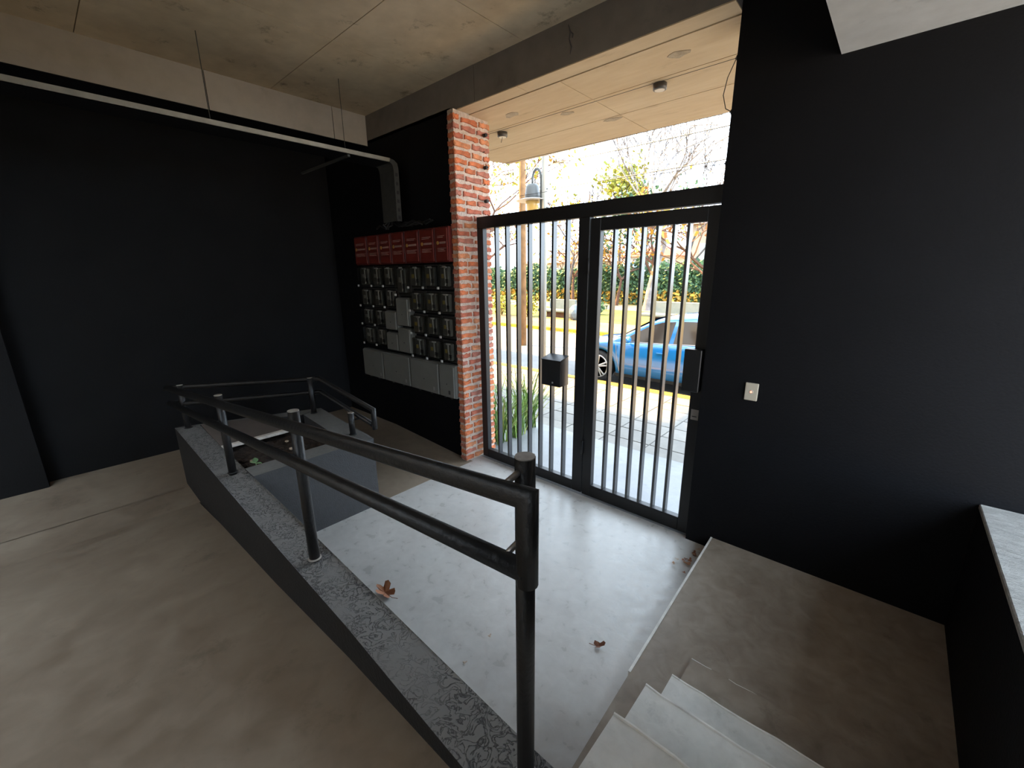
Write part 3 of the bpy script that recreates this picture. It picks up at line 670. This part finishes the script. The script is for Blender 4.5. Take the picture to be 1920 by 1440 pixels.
xb = [-4.935, -4.469, -3.924, -3.418, -3.168]
bot = ['wide grey bottom cabinet in the dark corner, leftmost of the bottom row', 'wide grey bottom cabinet, second from left in the bottom row', 'wide grey bottom cabinet, third from left in the bottom row', 'narrow grey bottom cabinet with small sticker, beside the brick pier']
for k in range(4):
    t = greybox(xb[k]+0.004, xb[k+1]-0.004, 0.670, 1.012, bot[k])
    xm = xb[k+1]-0.1 if k else xb[k+1]-0.08
    B().box(xm, xm+0.028, YF-0.0015, YF+0.001, 0.71, 0.75).build('sticker', M_mbase if k == 3 else M_mband, t)
    for q in (0.3, 0.7):
        xx = xb[k]+(xb[k+1]-xb[k])*q
        B().box(xx-0.012, xx+0.012, YF+0.01, YF+0.03, 0.660, 0.672).build('drain_lug', M_mbase, t)

# ------------------------------------------------------------------ leaves on the floor
def dry_leaf(loc, size, rot, mat, lab, cat='leaf', group=None, lobes=5, curl=0.5, stem=True, seed=0):
    r = random.Random(seed); t = thing('dry_leaf', lab, cat, loc, group)
    b = B(); n = lobes*4; c0 = b.b.verts.new((0, 0, 0.006))
    ring = []
    for i in range(n):
        a = 2*math.pi*i/n
        rad = size*(0.45+0.55*abs(math.cos(a*lobes/2.0)))*r.uniform(0.85, 1.1)
        x, y = rad*math.cos(a), rad*math.sin(a)*0.75
        z = 0.004+curl*(abs(y)**1.5)*3.2+curl*max(0, x)*0.55*r.uniform(0.6, 1.2)
        ring.append(b.b.verts.new((x, y, z)))
    for i in range(n): b.b.faces.new((c0, ring[i], ring[(i+1) % n]))
    o = link('blade', b.mesh('blade', mat), t, (0, 0, 0)); o.rotation_euler = (0, 0, rot)
    if stem:
        s = B().tube([(0, 0, 0.006), (-size*0.9, size*0.1, 0.008), (-size*1.5, size*0.05, 0.02)], 0.0018, 5)
        o2 = link('stem', s.mesh('stem', M_dryleaf[3]), t, (0, 0, 0)); o2.rotation_euler = (0, 0, rot)
    return t
dry_leaf((-2.06, 1.10, 0.002), 0.078, 3.3, M_dryleaf[0], 'curled brown plane leaf on the landing beside the curb', lobes=5, curl=0.9, seed=3)
dry_leaf((-0.873, 1.63, 0.002), 0.034, 0.7, M_dryleaf[3], 'small dark curled leaf on the landing near the steps', lobes=3, curl=1.2, seed=5)
for k in range(12):
    x = -0.79+rnd.uniform(-0.05, 0.05); y = 2.60+rnd.uniform(-0.22, 0.2)
    dry_leaf((x, y, 0.002+0.004*(k % 3)), rnd.uniform(0.014, 0.03), rnd.uniform(0, 6), M_dryleaf[(0, 1, 2, 3)[k % 4]], 'small dry leaf in the heap against the platform edge', group='leaf heap by the platform', lobes=3, curl=0.8, stem=False, seed=20+k)
for k, (x, y, z, nm) in enumerate([(-0.28, 1.75, 0.066, 'pale scrap of leaf on the platform near the first step'), (-1.18, 1.42, 0.001, 'tiny pale fleck on the landing beside the nearest rail post'), (-1.33, 1.10, 0.001, 'tiny pale fleck on the landing near the curb middle'), (-1.35, 1.30, 0.001, 'tiny pale fleck on the open landing floor')]):
    dry_leaf((x, y, z), 0.014, 0.6*k, M_dryleaf[2], nm, 'leaf', lobes=3, curl=0.4, stem=False, seed=50+k)

# ------------------------------------------------------------------ outside: pavement, kerb, road, median
GZ = -0.03
struct(B().box(-16, 9, 4.13, 6.62, -0.25, GZ-0.008).build('pavement_bed', M_joint), 'bed under the pavement tiles')
pv = sroot('pavement', 'tiled pavement outside the gate')
tp = {}
for k in range(3):
    for tone in range(3):
        b = B(); j = 0.006; b.box(j, 0.53-j, j, 0.35-j, -0.02, 0.0, 0.004); tp[k, tone] = b.mesh('tile', M_tile[tone])
for i in range(-14, 9):
    for k in range(7):
        x = -1.87+0.53*i; y = 4.08+0.35*k
        if i < -12 or i > 4: continue
        o = link('tile', tp[rnd.randint(0, 2), rnd.randint(0, 2)], pv, (x, y, GZ+rnd.uniform(-0.003, 0.002)))
b = B(); b.box(-16, -1.87-12*0.53, 4.13, 6.6, GZ-0.02, GZ); b.box(-1.87+5*0.53, 9, 4.13, 6.6, GZ-0.02, GZ); b.build('outer_paving', M_tile[0], pv)
struct(B().box(-40, 12, 6.60, 6.76, -0.4, GZ, 0.01).build('kerb', M_kerb), 'yellow painted kerb of the pavement')
RZ = -0.22
struct(B().box(-60, 40, 6.7, 13.0, -0.5, RZ).build('road', M_road), 'street asphalt beyond the pavement')
struct(B().box(-60, 40, 13.0, 13.2, -0.5, RZ+0.12, 0.01).build('median_kerb', M_kerb), 'yellow kerb along the far side of the street')
struct(B().box(-60, 40, 13.2, 15.8, -0.5, RZ+0.10).build('dusty_strip', M_dust), 'dusty earth strip beyond the street')
struct(B().box(-60, 40, 15.8, 21.5, -0.5, RZ+0.11).build('lawn', M_grass), 'patchy dry lawn')
struct(B().box(-60, 40, 21.5, 25.0, -0.5, RZ+0.12).build('path', M_path), 'pale path in front of the hedge')
struct(B().box(-90, 60, 25.0, 80.0, -0.5, RZ+0.10).build('field', M_grass), 'grass behind the path')
struct(B().box(-90, 60, -60, 6.6, -0.5, -0.26).build('ground', M_ground), 'ground around the building')
# fallen leaves in the gutter of the far kerb
for k in range(60):
    x = rnd.uniform(-13, -5); y = rnd.uniform(12.6, 13.0)
    if k == 0: lb = B()
    a = rnd.uniform(0, 3); s = rnd.uniform(0.05, 0.12)
    lb.quad((x, y, RZ+0.01), (x+s*math.cos(a), y+s*math.sin(a), RZ+0.03), (x+s*math.cos(a)-s*0.6*math.sin(a), y+s*math.sin(a)+s*0.6*math.cos(a), RZ+0.05), (x-s*0.6*math.sin(a), y+s*0.6*math.cos(a), RZ+0.02))
tag(lb.build('fallen_leaves', M_yleaf[0]), 'yellow fallen leaves along the far kerb', 'leaves', kind='stuff')

# bed with strap-leaved plants left of the entrance
struct(B().box(-6.2, -3.4, 3.10, 4.10, -0.25, 0.0).build('planting_bed', M_soil), 'soil bed left of the entrance')
struct(B().box(-3.4, -3.06, 3.14, 4.12, -0.25, -0.02).build('bed_edge', M_soil), 'soil at the edge of the entrance slab')
def blade_mesh(seed):
    r = random.Random(seed); b = B(); L = r.uniform(0.65, 1.0); w = r.uniform(0.008, 0.013); lean = r.uniform(0.1, 0.85); prev = None
    for i in range(7):
        t_ = i/6; x = L*lean*t_**1.6; z = L*math.sqrt(max(0, 1-(lean*0.6)**2))*t_*(1-0.16*lean*t_**2); ww = w*(1-t_**2.2)+0.001
        row = [b.b.verts.new((x, -ww, z)), b.b.verts.new((x-0.004, 0, z+0.001)), b.b.verts.new((x, ww, z))]
        if prev:
            for j in range(2): b.b.faces.new((prev[j], prev[j+1], row[j+1], row[j])).smooth = True
        prev = row
    return b.mesh('leaf', M_blade[seed % 4])
bm_ = [blade_mesh(s) for s in range(14)]
for k, (x, y, s, nm) in enumerate([(-3.22, 3.32, 0.95, 'strap-leaved green clump nearest the brick pier, behind the gate'), (-3.20, 3.62, 1.0, 'strap-leaved green clump in the middle of the bed behind the gate'), (-3.26, 3.92, 1.05, 'strap-leaved clump with yellowing tips at the street end of the bed')]):
    t = thing('strap_leaf_plant', nm, 'plant', (x, y, -0.02), 'strap-leaved plants in the bed')
    for q in range(46):
        o = link('leaf', bm_[rnd.randint(0, 13)], t, (rnd.uniform(-0.09, 0.09), rnd.uniform(-0.09, 0.09), 0))
        o.rotation_euler = (0, 0, rnd.uniform(0, 6.28)); sc = s*rnd.uniform(0.75, 1.12); o.scale = (sc, sc, sc)

# ------------------------------------------------------------------ street lamp, utility pole, wires
lp = tag(bpy.data.objects.new('street_lamp', None), 'pale street lamp pole with bell lantern on a hooked arm', 'street lamp'); C.objects.link(lp)
px, py = -5.25, 6.45
sc_ = 6.45/6.8; px = -5.25*sc_
zc_ = lambda z: 1.9+(z-1.9)*sc_
B().tube([(px, py, GZ), (px, py, 5.2)], 0.052, 16).build('pole', M_pole, lp)
B().lathe((px, py, GZ), [(0.09, 0.0), (0.085, 0.12), (0.055, 0.16)], 16).build('pole_base', M_pole, lp)
xl = -5.545*sc_; ht = zc_(3.80)
pts = [(px-0.085, py, zc_(3.05)), (px-0.085, py, zc_(3.45))]
for a in range(0, 181, 15):
    cx_ = (px-0.085+xl)/2; rx = (px-0.085-xl)/2
    pts.append((cx_+rx*math.cos(R(a)), py, zc_(3.62)+(ht-zc_(3.62))*math.sin(R(a))))
pts.append((xl, py, zc_(3.53)))
B().tube(pts, 0.022, 10).build('hooked_arm', M_lampgrey, lp)
for z in (3.10, 3.42): B().tube([(px-0.10, py, zc_(z)), (px+0.07, py, zc_(z))], 0.012, 6).build('strap', M_lampgrey, lp)
h = zc_(3.285)
B().lathe((xl, py, h), [(0.14, 0.0), (0.135, 0.08), (0.12, 0.2), (0.095, 0.245), (0.03, 0.255)], 22).build('bell', M_lampgrey, lp)
B().lathe((xl, py, h), [(0.30, -0.035), (0.30, -0.028), (0.15, 0.008), (0.10, 0.008)], 26).build('brim', M_alloy, lp)
B().lathe((xl, py, h), [(0.03, -0.25), (0.085, -0.235), (0.115, -0.12), (0.125, -0.02)], 20).build('globe', M_amber, lp)
up_ = tag(bpy.data.objects.new('utility_pole', None), 'tall wooden utility pole behind the street lamp', 'pole'); C.objects.link(up_)
B().tube([(-9.9*0.84, 11.75*0.83, RZ), (-9.9*0.84, 11.75*0.83, 8.5)], [0.11, 0.085], 14).build('shaft', M_wood, up_)
B().box(-9.1, -7.5, 9.70, 9.80, 7.6, 7.72).build('crossarm', M_wood, up_)
for k, (y0, z0, y1, z1) in enumerate([(10.0, 6.6, 10.0, 6.4), (10.0, 6.15, 10.0, 5.9), (10.2, 5.0, 10.2, 5.2), (10.2, 4.4, 10.2, 4.6)]):
    pts = [(-30+48*q/14, 9.75, z0-0.35*math.sin(math.pi*(q % 15)/14)) for q in range(15)]
    tag(B().tube(pts, 0.012, 5).build('power_line', M_wire), f'power line crossing the sky above the street, {["topmost", "second", "third", "lowest"][k]} of four', 'wire', 'power lines')

# ------------------------------------------------------------------ blue car
CY = 7.32   # near side
car = tag(bpy.data.objects.new('car', None), 'blue saloon car parked at the kerb outside the gate', 'car'); C.objects.link(car)
XF, XA1, XA2, XR = -4.84, -4.28, -1.73, -0.85
W = 1.70; yc_ = CY+W/2
def zt_low(x):   # shoulder / bonnet / boot height
    pts = [(-4.84, 0.34), (-4.78, 0.46), (-4.6, 0.54), (-4.05, 0.61), (-3.9, 0.60), (-2.5, 0.66), (-1.6, 0.70), (-1.0, 0.70), (-0.85, 0.55)]
    for (a, b_), (c, d) in zip(pts, pts[1:]):
        if a <= x <= c: return b_+(d-b_)*(x-a)/(c-a)
    return pts[-1][1]
def zbot(x):
    z = RZ+0.20
    for xa in (XA1, XA2):
        d = abs(x-xa)
        if d < 0.37: z = max(z, RZ+0.30+math.sqrt(0.37**2-d*d)*0.98)
    return z
st_ = sorted(set([round(XF+0.04*i, 3) for i in range(int((XR-XF)/0.04)+1)]+[XR]))
b = B(); prev = None
for x in st_:
    e = min(x-XF, XR-x); pin_ = 0.16*max(0, 1-e/0.45)**2     # plan taper at the ends
    zt = zt_low(x); zb = min(zbot(x), zt-0.05)
    half = W/2-pin_
    lv = [(half-0.10, zb-0.0), (half-0.035, zb), (half-0.005, zb+(zt-zb)*0.30), (half, zb+(zt-zb)*0.62), (half-0.02, zb+(zt-zb)*0.86), (half-0.06, zt), (half*0.55, zt+0.045), (0, zt+0.06)]
    ring = [b.b.verts.new((x, yc_-hw, z)) for hw, z in lv]+[b.b.verts.new((x, yc_+hw, z)) for hw, z in reversed(lv[:-1])]
    if prev:
        for j in range(len(ring)-1):
            f = b.b.faces.new((prev[j], prev[j+1], ring[j+1], ring[j])); f.smooth = True
    else: b.b.faces.new(ring)
    prev = ring
b.b.faces.new(list(reversed(prev)))
body = b.build('body', M_carblue, car)
# cabin: roof, pillars; windows set on it
roofp = [(-4.02, 0.60, 0.02), (-3.72, 0.80, 0.10), (-3.30, 1.04, 0.19), (-3.0, 1.13, 0.22), (-2.5, 1.18, 0.235), (-2.1, 1.165, 0.23), (-1.75, 1.08, 0.21), (-1.35, 0.86, 0.12), (-1.1, 0.70, 0.03)]
b = B(); prev = None
for x, z, ins in roofp:
    hb = W/2-0.06; ht_ = hb-ins; zb = zt_low(x)-0.02
    lv = [(hb, zb), (hb-(hb-ht_)*0.80, zb+(z-zb)*0.84), (ht_-0.02, zb+(z-zb)*0.95), (ht_*0.6, z), (0, z+0.012)]
    ring = [b.b.verts.new((x, yc_-hw, zz)) for hw, zz in lv]+[b.b.verts.new((x, yc_+hw, zz)) for hw, zz in reversed(lv[:-1])]
    if prev:
        for j in range(len(ring)-1): b.b.faces.new((prev[j], prev[j+1], ring[j+1], ring[j])).smooth = True
    prev = ring
b.build('roof', M_carblue, car)
def side_y(x, z):
    # near side surface of the cabin at (x, z)
    for (a, za, ia), (c, zc2, ic) in zip(roofp, roofp[1:]):
        if a <= x <= c:
            k = (x-a)/(c-a); zr = za+(zc2-za)*k; ins = ia+(ic-ia)*k; break
    else: zr, ins = 0.7, 0.05
    zb = zt_low(x)-0.02; f = max(0, min(1, (z-zb)/max(0.01, (zr-zb)*0.84)))
    return yc_-(W/2-0.06-ins*0.80*f)
def plate(name, poly, mat, parent, out=0.006, th=0.012):
    b = B(); o = [(x, side_y(x, z)-out, z) for x, z in poly]; i_ = [(x, side_y(x, z)+th, z) for x, z in poly]
    b.prism(o, i_); return b.build(name, mat, parent)
plate('window', [(-3.80, 0.635), (-3.45, 0.65), (-2.90, 0.665), (-2.86, 1.04), (-3.10, 1.015), (-3.35, 0.92), (-3.62, 0.76)], M_carglass, car)
plate('window', [(-2.82, 0.67), (-2.30, 0.69), (-2.15, 0.70), (-2.18, 1.03), (-2.50, 1.06), (-2.80, 1.05)], M_carglass, car)
plate('window', [(-2.08, 0.71), (-1.75, 0.74), (-1.95, 0.95), (-2.10, 1.01)], M_carglass, car)
plate('chrome_trim', [(-3.86, 0.615), (-2.9, 0.650), (-1.72, 0.715), (-1.72, 0.730), (-2.9, 0.664), (-3.80, 0.633)], M_cartrim, car, 0.010)
b = B(); b.quad((-3.99, yc_-0.68, 0.655), (-3.99, yc_+0.68, 0.655), (-3.28, yc_+0.54, 1.075), (-3.28, yc_-0.54, 1.075))
b.quad((-3.98, yc_-0.66, 0.640), (-3.98, yc_+0.66, 0.640), (-3.27, yc_+0.52, 1.05), (-3.27, yc_-0.52, 1.05)); b.build('windscreen', M_carglass, car)
def car_wheel(x, y0, sgn):
    b = B(); b.lathe((x, y0, RZ+0.31), [(0.22, 0.0), (0.295, -0.005), (0.312, 0.03), (0.312, 0.16), (0.295, 0.19), (0.22, 0.185)], 32, axis='Y')
    t_ = b.build('wheel', M_tyre, car)
    b = B(); zc3 = RZ+0.31; ys_ = y0-0.004 if sgn > 0 else y0+0.18
    b.lathe((x, ys_, zc3), [(0.185, 0.02), (0.225, 0.0), (0.228, 0.02)], 28, axis='Y'); b.build('tyre_back', M_dark, t_)
    b = B()
    for k in range(5):
        for d in (-0.16, 0.16):
            a = 2*math.pi*k/5+d+0.3; ca, sa = math.cos(a), math.sin(a); a0 = 2*math.pi*k/5+0.3+d*0.9
            b.tube([(x+0.03*math.cos(a0), ys_-0.002, zc3+0.03*math.sin(a0)), (x+0.215*ca, ys_-0.004, zc3+0.215*sa)], [0.022, 0.016], 6)
    b.lathe((x, ys_-0.006, zc3), [(0.035, -0.008), (0.045, 0.01)], 14, axis='Y')
    b.lathe((x, ys_-0.004, zc3), [(0.212, -0.006), (0.232, -0.004), (0.232, 0.012), (0.212, 0.012), (0.212, -0.006)], 28, axis='Y')
    b.build('alloy_rim', M_alloy, t_)
car_wheel(XA1, CY+0.015, 1); car_wheel(XA2, CY+0.015, 1)
b = B(); b.box(XA1-0.4, XA2+0.4, yc_-0.6, yc_+0.6, RZ+0.17, RZ+0.5); b.build('underbody', M_dark, car)
b = B(); b.box(XA1+0.36, XA2-0.36, CY+0.03, CY+0.12, RZ+0.16, RZ+0.235, 0.01); b.build('sill', M_dark, car)
b = B(); b.box(-3.08, -2.90, CY-0.022, CY+0.01, 0.475, 0.50, 0.006); b.build('door_handle', M_carblue, car)
b = B(); b.box(-1.99, -1.81, CY-0.022, CY+0.01, 0.50, 0.525, 0.006); b.build('door_handle', M_carblue, car)
for pts in ([(-2.865, 0.63), (-2.88, 0.45), (-2.90, 0.10)], [(-3.90, 0.58), (-3.88, 0.40), (-3.80, 0.05)]):
    b = B()
    for (xa, za), (xc2, zd) in zip(pts, pts[1:]): b.box(-0.004, 0.004, -0.004, 0.01, 0, 1, 0, Matrix.Translation((xa, CY-0.002+0.006, za)) @ Matrix(((1, 0, (xc2-xa), 0), (0, 1, 0, 0), (0, 0, zd-za, 0), (0, 0, 0, 1))))
    b.build('door_gap', M_cartrim, car)
b = B(); bmesh.ops.create_icosphere(b.b, subdivisions=2, radius=1.0)
for v in b.b.verts: v.co = Vector((-3.62+v.co.x*0.06, CY-0.06+v.co.y*0.10, 0.685+v.co.z*0.065))
mi = b.build('mirror', M_carblue, car)
b = B(); b.tube([(-3.64, CY+0.05, 0.64), (-3.63, CY-0.02, 0.67)], 0.02, 6); b.build('mirror_stalk', M_dark, mi)
b = B(); b.box(-4.80, -4.62, CY+0.10, CY+0.18, 0.33, 0.42, 0.01); b.build('headlamp', M_carglass, car)

# ------------------------------------------------------------------ benches beyond the street
def bench(x0, x1, y, z0, lab):
    t = thing('bench', lab, 'bench', ((x0+x1)/2, y, RZ+0.11), 'concrete benches beyond the street')
    B().box(x0, x1, y+0.45, y+0.55, RZ+0.11, z0+0.55, 0.02).build('backrest', M_bench, t)
    B().box(x0-0.35, x1, y-0.05, y+0.5, z0-0.02, z0+0.10, 0.03).build('seat', M_bench, t)
    B().box(x0+0.1, x1-0.1, y+0.1, y+0.45, RZ+0.11, z0-0.02).build('plinth', M_bark2, t)
    return t
bench(-12.5, -11.0, 16.2, 0.16, 'pale grey concrete bench on the lawn, seen through the left gate panel')
bench(-7.3, -5.0, 16.2, 0.22, 'pale blue-grey concrete bench behind the blue car')
b = B(); bmesh.ops.create_icosphere(b.b, subdivisions=2, radius=0.36)
for v in b.b.verts: v.co = Vector((v.co.x*0.9-10.55, v.co.y+16.0, v.co.z*1.05+0.18+rnd.uniform(-0.02, 0.02)))
tag(b.build('boulder', M_bench), 'rounded grey boulder beside the concrete bench', 'boulder')

# ------------------------------------------------------------------ hedge, trees, houses
def leaf_quads(b, pos, n, size, spread, mats, r, flat_=1.0):
    for _ in range(n):
        c = Vector(pos)+Vector((r.gauss(0, spread[0]), r.gauss(0, spread[1]), r.gauss(0, spread[2])))
        u = Vector((r.uniform(-1, 1), r.uniform(-1, 1), r.uniform(-1, 1))).normalized(); v = u.orthogonal().normalized()
        s = size*r.uniform(0.6, 1.3)
        b.quad(c-u*s-v*s*0.5, c+u*s-v*s*0.5, c+u*s+v*s*0.5, c-u*s+v*s*0.5, mi=r.randrange(len(mats)))
hg = tag(bpy.data.objects.new('hedge', None), 'long clipped green hedge behind the path', 'hedge'); C.objects.link(hg)
r2 = random.Random(11); b = B()
for _ in range(15000):
    x = r2.uniform(-34, -3); hh = 2.15+0.22*math.sin(x*1.1)+0.16*math.sin(x*2.7+1)+(0.8 if -13 < x < -12 else 0)
    side_ = r2.random()
    if side_ < 0.75: y, z = 26+r2.gauss(0, 0.12), r2.uniform(-0.1, hh)
    else: y, z = r2.uniform(26, 27.2), hh+r2.gauss(0, 0.10)
    low = z < 0.75 and r2.random() < 0.65
    u = Vector((r2.uniform(-1, 1), r2.uniform(-0.6, 0.6), r2.uniform(-1, 1))).normalized(); v = u.orthogonal().normalized(); s = r2.uniform(0.05, 0.13)
    c = Vector((x, y, z)); b.quad(c-u*s-v*s*0.6, c+u*s-v*s*0.6, c+u*s+v*s*0.6, c-u*s+v*s*0.6, mi=(3+r2.randrange(2)) if low else r2.randrange(3))
fo = b.build('foliage', M_hedge+M_yleaf[:2], hg); fo['kind'] = 'stuff'
B().box(-34, -3, 26.15, 27.2, -0.1, 1.95).build('core', M_hedge[2], hg)

def tree(name, base, height, trunk_r, lab, bark, seed, leaves=None, nleaf=0, lsize=0.12, spread=0.55, lean=(0, 0), depth=5, group=None, split=0.35, tr_h=0.35):
    r = random.Random(seed); t = thing(name, lab, 'tree', base, group)
    bt, bb = B(), B(); tips = []
    def grow(p, d, L, rad, lev):
        pts = [p]; rr = [rad]; q = p; dd = d
        n = 3
        for i in range(n):
            dd = (dd+Vector((r.gauss(0, 0.11), r.gauss(0, 0.11), r.gauss(0, 0.06)+0.03))).normalized(); q = q+dd*L/n; pts.append(q); rr.append(rad*(1-0.42*(i+1)/n))
        rr = [max(q_, 0.022) for q_ in rr]
        (bt if lev == 0 else bb).tube(pts, rr, 8 if lev == 0 else (5 if lev < 3 else 3), cap=False)
        if lev >= 2: tips.append(q)
        if lev >= depth: return
        k = 3 if lev < 2 else r.choice([2, 2, 3])
        for _ in range(k):
            ax = Vector((r.gauss(0, 1), r.gauss(0, 1), r.gauss(0, 0.45)+0.25)).normalized()
            grow(q if r.random() < 0.7 else pts[2], (dd*(1-split)+ax*split*1.35).normalized(), L*r.uniform(0.62, 0.86), rad*r.uniform(0.45, 0.62), lev+1)
    grow(Vector((0, 0, 0)), Vector((lean[0], lean[1], 1)).normalized(), height*tr_h, trunk_r, 0)
    link('trunk', bt.mesh('trunk', bark), t, (0, 0, 0)); o = link('branches', bb.mesh('branches', bark), t, (0, 0, 0))
    if leaves:
        lb_ = B()
        for _ in range(nleaf):
            c = r.choice(tips)+Vector((r.gauss(0, spread), r.gauss(0, spread), r.gauss(0, spread*0.8)))
            u = Vector((r.uniform(-1, 1), r.uniform(-1, 1), r.uniform(-1, 1))).normalized(); v = u.orthogonal().normalized(); s = lsize*r.uniform(0.6, 1.3)
            lb_.quad(c-u*s-v*s*0.55, c+u*s-v*s*0.55, c+u*s+v*s*0.55, c-u*s+v*s*0.55, mi=r.randrange(len(leaves)))
        lo = link('leaves', lb_.mesh('leaves', leaves), t, (0, 0, 0)); lo['kind'] = 'stuff'
    return t
gz = RZ+0.1
tree('bare_tree', (-10.1, 22.2, gz), 8.2, 0.24, 'bare tree with stout pale forked trunk behind the gate door', M_palebark, 4, lean=(0.10, 0), tr_h=0.42, split=0.42)
tree('bare_tree', (-15.7, 23.0, gz), 8.6, 0.11, 'slender bare tree right of the street lamp', M_bark, 9, split=0.30)
tree('bare_tree', (-13.1, 28.0, gz), 10.5, 0.13, 'thin upright bare tree above the middle of the gate', M_bark, 14, split=0.26)
tree('bare_tree', (-10.6, 28.5, gz), 9.5, 0.13, 'thin forked bare tree above the gate door', M_bark, 21, split=0.28)
tree('autumn_tree', (-5.3, 20.5, gz), 6.6, 0.14, 'tree with sparse orange leaves and crossing branches by the black wall', M_bark2, 33, M_yleaf, 260, 0.10, 0.45, (-0.32, 0), split=0.5)
tree('autumn_tree', (-21.5, 21.0, gz), 7.5, 0.18, 'tree with yellow-brown leaves showing between slats by the brick pier', M_bark2, 41, M_yleaf, 500, 0.09, 0.5, split=0.5)
t = thing('round_tree', 'small rounded tree with lime yellow leaves above the lintel', 'tree', (-14.8, 27.6, gz))
b = B(); b.tube([(0, 0, 0), (0.05, 0, 3.0), (0, 0.05, 6.2)], [0.12, 0.09, 0.06], 8, cap=False); link('trunk', b.mesh('trunk', M_bark), t, (0, 0, 0))
b = B(); r3 = random.Random(5)
for k in range(16):
    a_ = 2*math.pi*k/16; b.tube([(0, 0, 5.2+0.06*k), (0.5*math.cos(a_), 0.5*math.sin(a_), 6.4+0.06*k), (1.25*math.cos(a_), 1.2*math.sin(a_), 7.2+0.09*k)], [0.045, 0.03, 0.012], 4)
link('branches', b.mesh('branches', M_bark), t, (0, 0, 0))
b = B(); leaf_quads(b, (0, 0, 7.75), 750, 0.13, (0.72, 0.7, 0.62), M_gleaf, r3); leaf_quads(b, (1.3, 0, 7.1), 120, 0.12, (0.3, 0.3, 0.25), M_gleaf, r3)
lo_ = link('leaves', b.mesh('leaves', M_gleaf), t, (0, 0, 0)); lo_['kind'] = 'stuff'
tree('autumn_tree', (-16.2, 24.2, gz), 5.2, 0.13, 'twiggy rusty tree over the hedge behind the left gate panel', M_bark2, 63, M_yleaf, 350, 0.08, 0.5, split=0.55)
tree('drooping_tree', (-15.8, 13.7, gz), 9.0, 0.16, 'tall drooping yellow-green tree beside the brick pier', M_bark2, 71, M_gleaf+M_yleaf[:1], 800, 0.08, 0.5, split=0.5)
tree('autumn_tree', (-13.1, 24.4, gz), 4.6, 0.12, 'low golden tree left of the red roof', M_bark2, 82, M_yleaf, 450, 0.08, 0.42, split=0.5)
tree('short_tree', (-10.55, 24.0, gz), 4.0, 0.17, 'short brown-trunked tree in front of the hedge', M_bark2, 95, M_hedge, 900, 0.09, 0.4, depth=4, split=0.45, tr_h=0.62)
def shrub(x, y, s, lab, mats, seed):
    t = thing('shrub', lab, 'shrub', (x, y, gz), 'shrubs on the lawn'); r = random.Random(seed)
    bb = B()
    for k in range(7): bb.tube([(0, 0, 0), (r.gauss(0, 0.12), r.gauss(0, 0.12), s*0.5), (r.gauss(0, 0.28)*s, r.gauss(0, 0.28)*s, s*0.9)], [0.02, 0.012, 0.004], 4)
    link('stems', bb.mesh('stems', M_bark2), t, (0, 0, 0))
    lb_ = B(); leaf_quads(lb_, (0, 0, s*0.65), 320, 0.055, (0.26*s, 0.26*s, 0.24*s), mats, r)
    o = link('leaves', lb_.mesh('leaves', mats), t, (0, 0, 0)); o['kind'] = 'stuff'
shrub(-14.7, 15.6, 0.9, 'lime green shrub left of the concrete bench', M_gleaf, 1)
shrub(-13.25, 15.9, 0.85, 'lime green shrub touching the concrete bench', M_gleaf, 2)
shrub(-18.6, 17.2, 0.8, 'yellow-green shrub near the brick pier side of the lawn', M_gleaf, 3)
shrub(-10.9, 18.6, 0.55, 'low green tuft on the lawn behind the gate door', M_hedge, 4)
def house(x0, x1, y0, y1, h, lab, wallm, roofm, wins, hip=1.2):
    t = thing('house', lab, 'house', ((x0+x1)/2, y0, gz))
    w = B().box(x0, x1, y0, y1, gz, h).build('wall', wallm, t)
    b = B(); o = 0.4
    b.prism([(x0-o, y0-o, h), (x1+o, y0-o, h), (x1+o, y1+o, h), (x0-o, y1+o, h)],
            [(x0+2, (y0+y1)/2-0.2, h+hip), (x1-2, (y0+y1)/2-0.2, h+hip), (x1-2, (y0+y1)/2+0.2, h+hip), (x0+2, (y0+y1)/2+0.2, h+hip)])
    b.build('roof', roofm, t)
    for (a, e, z0, z1) in wins:
        f = B().box(a-0.08, e+0.08, y0-0.06, y0+0.05, z0-0.08, z1+0.08).build('window', M_housewall2, t)
        B().box(a, e, y0-0.08, y0+0.02, z0, z1).build('pane', M_pane, f)
    return t
house(-20.0, -15.2, 38, 44, 3.3, 'white house with a bright red tiled roof beyond the hedge', M_housewall2, M_roof, [(-19.2, -18.2, 1.7, 2.8), (-17.2, -16.2, 1.7, 2.8)], 1.0)
house(-12.0, -2.0, 33, 42, 5.2, 'large cream house with brown roof beyond the hedge, beside the black wall edge', M_housewall, M_roof2, [(-11.2, -10.4, 2.6, 3.8), (-9.4, -8.4, 2.6, 3.8), (-7.0, -6.0, 2.6, 3.8)], 1.2)
house(-34, -22, 40, 50, 3.0, 'low pale house far behind the street lamp', M_housewall, M_roof2, [(-30, -28.6, 1.2, 2.4)], 1.4)
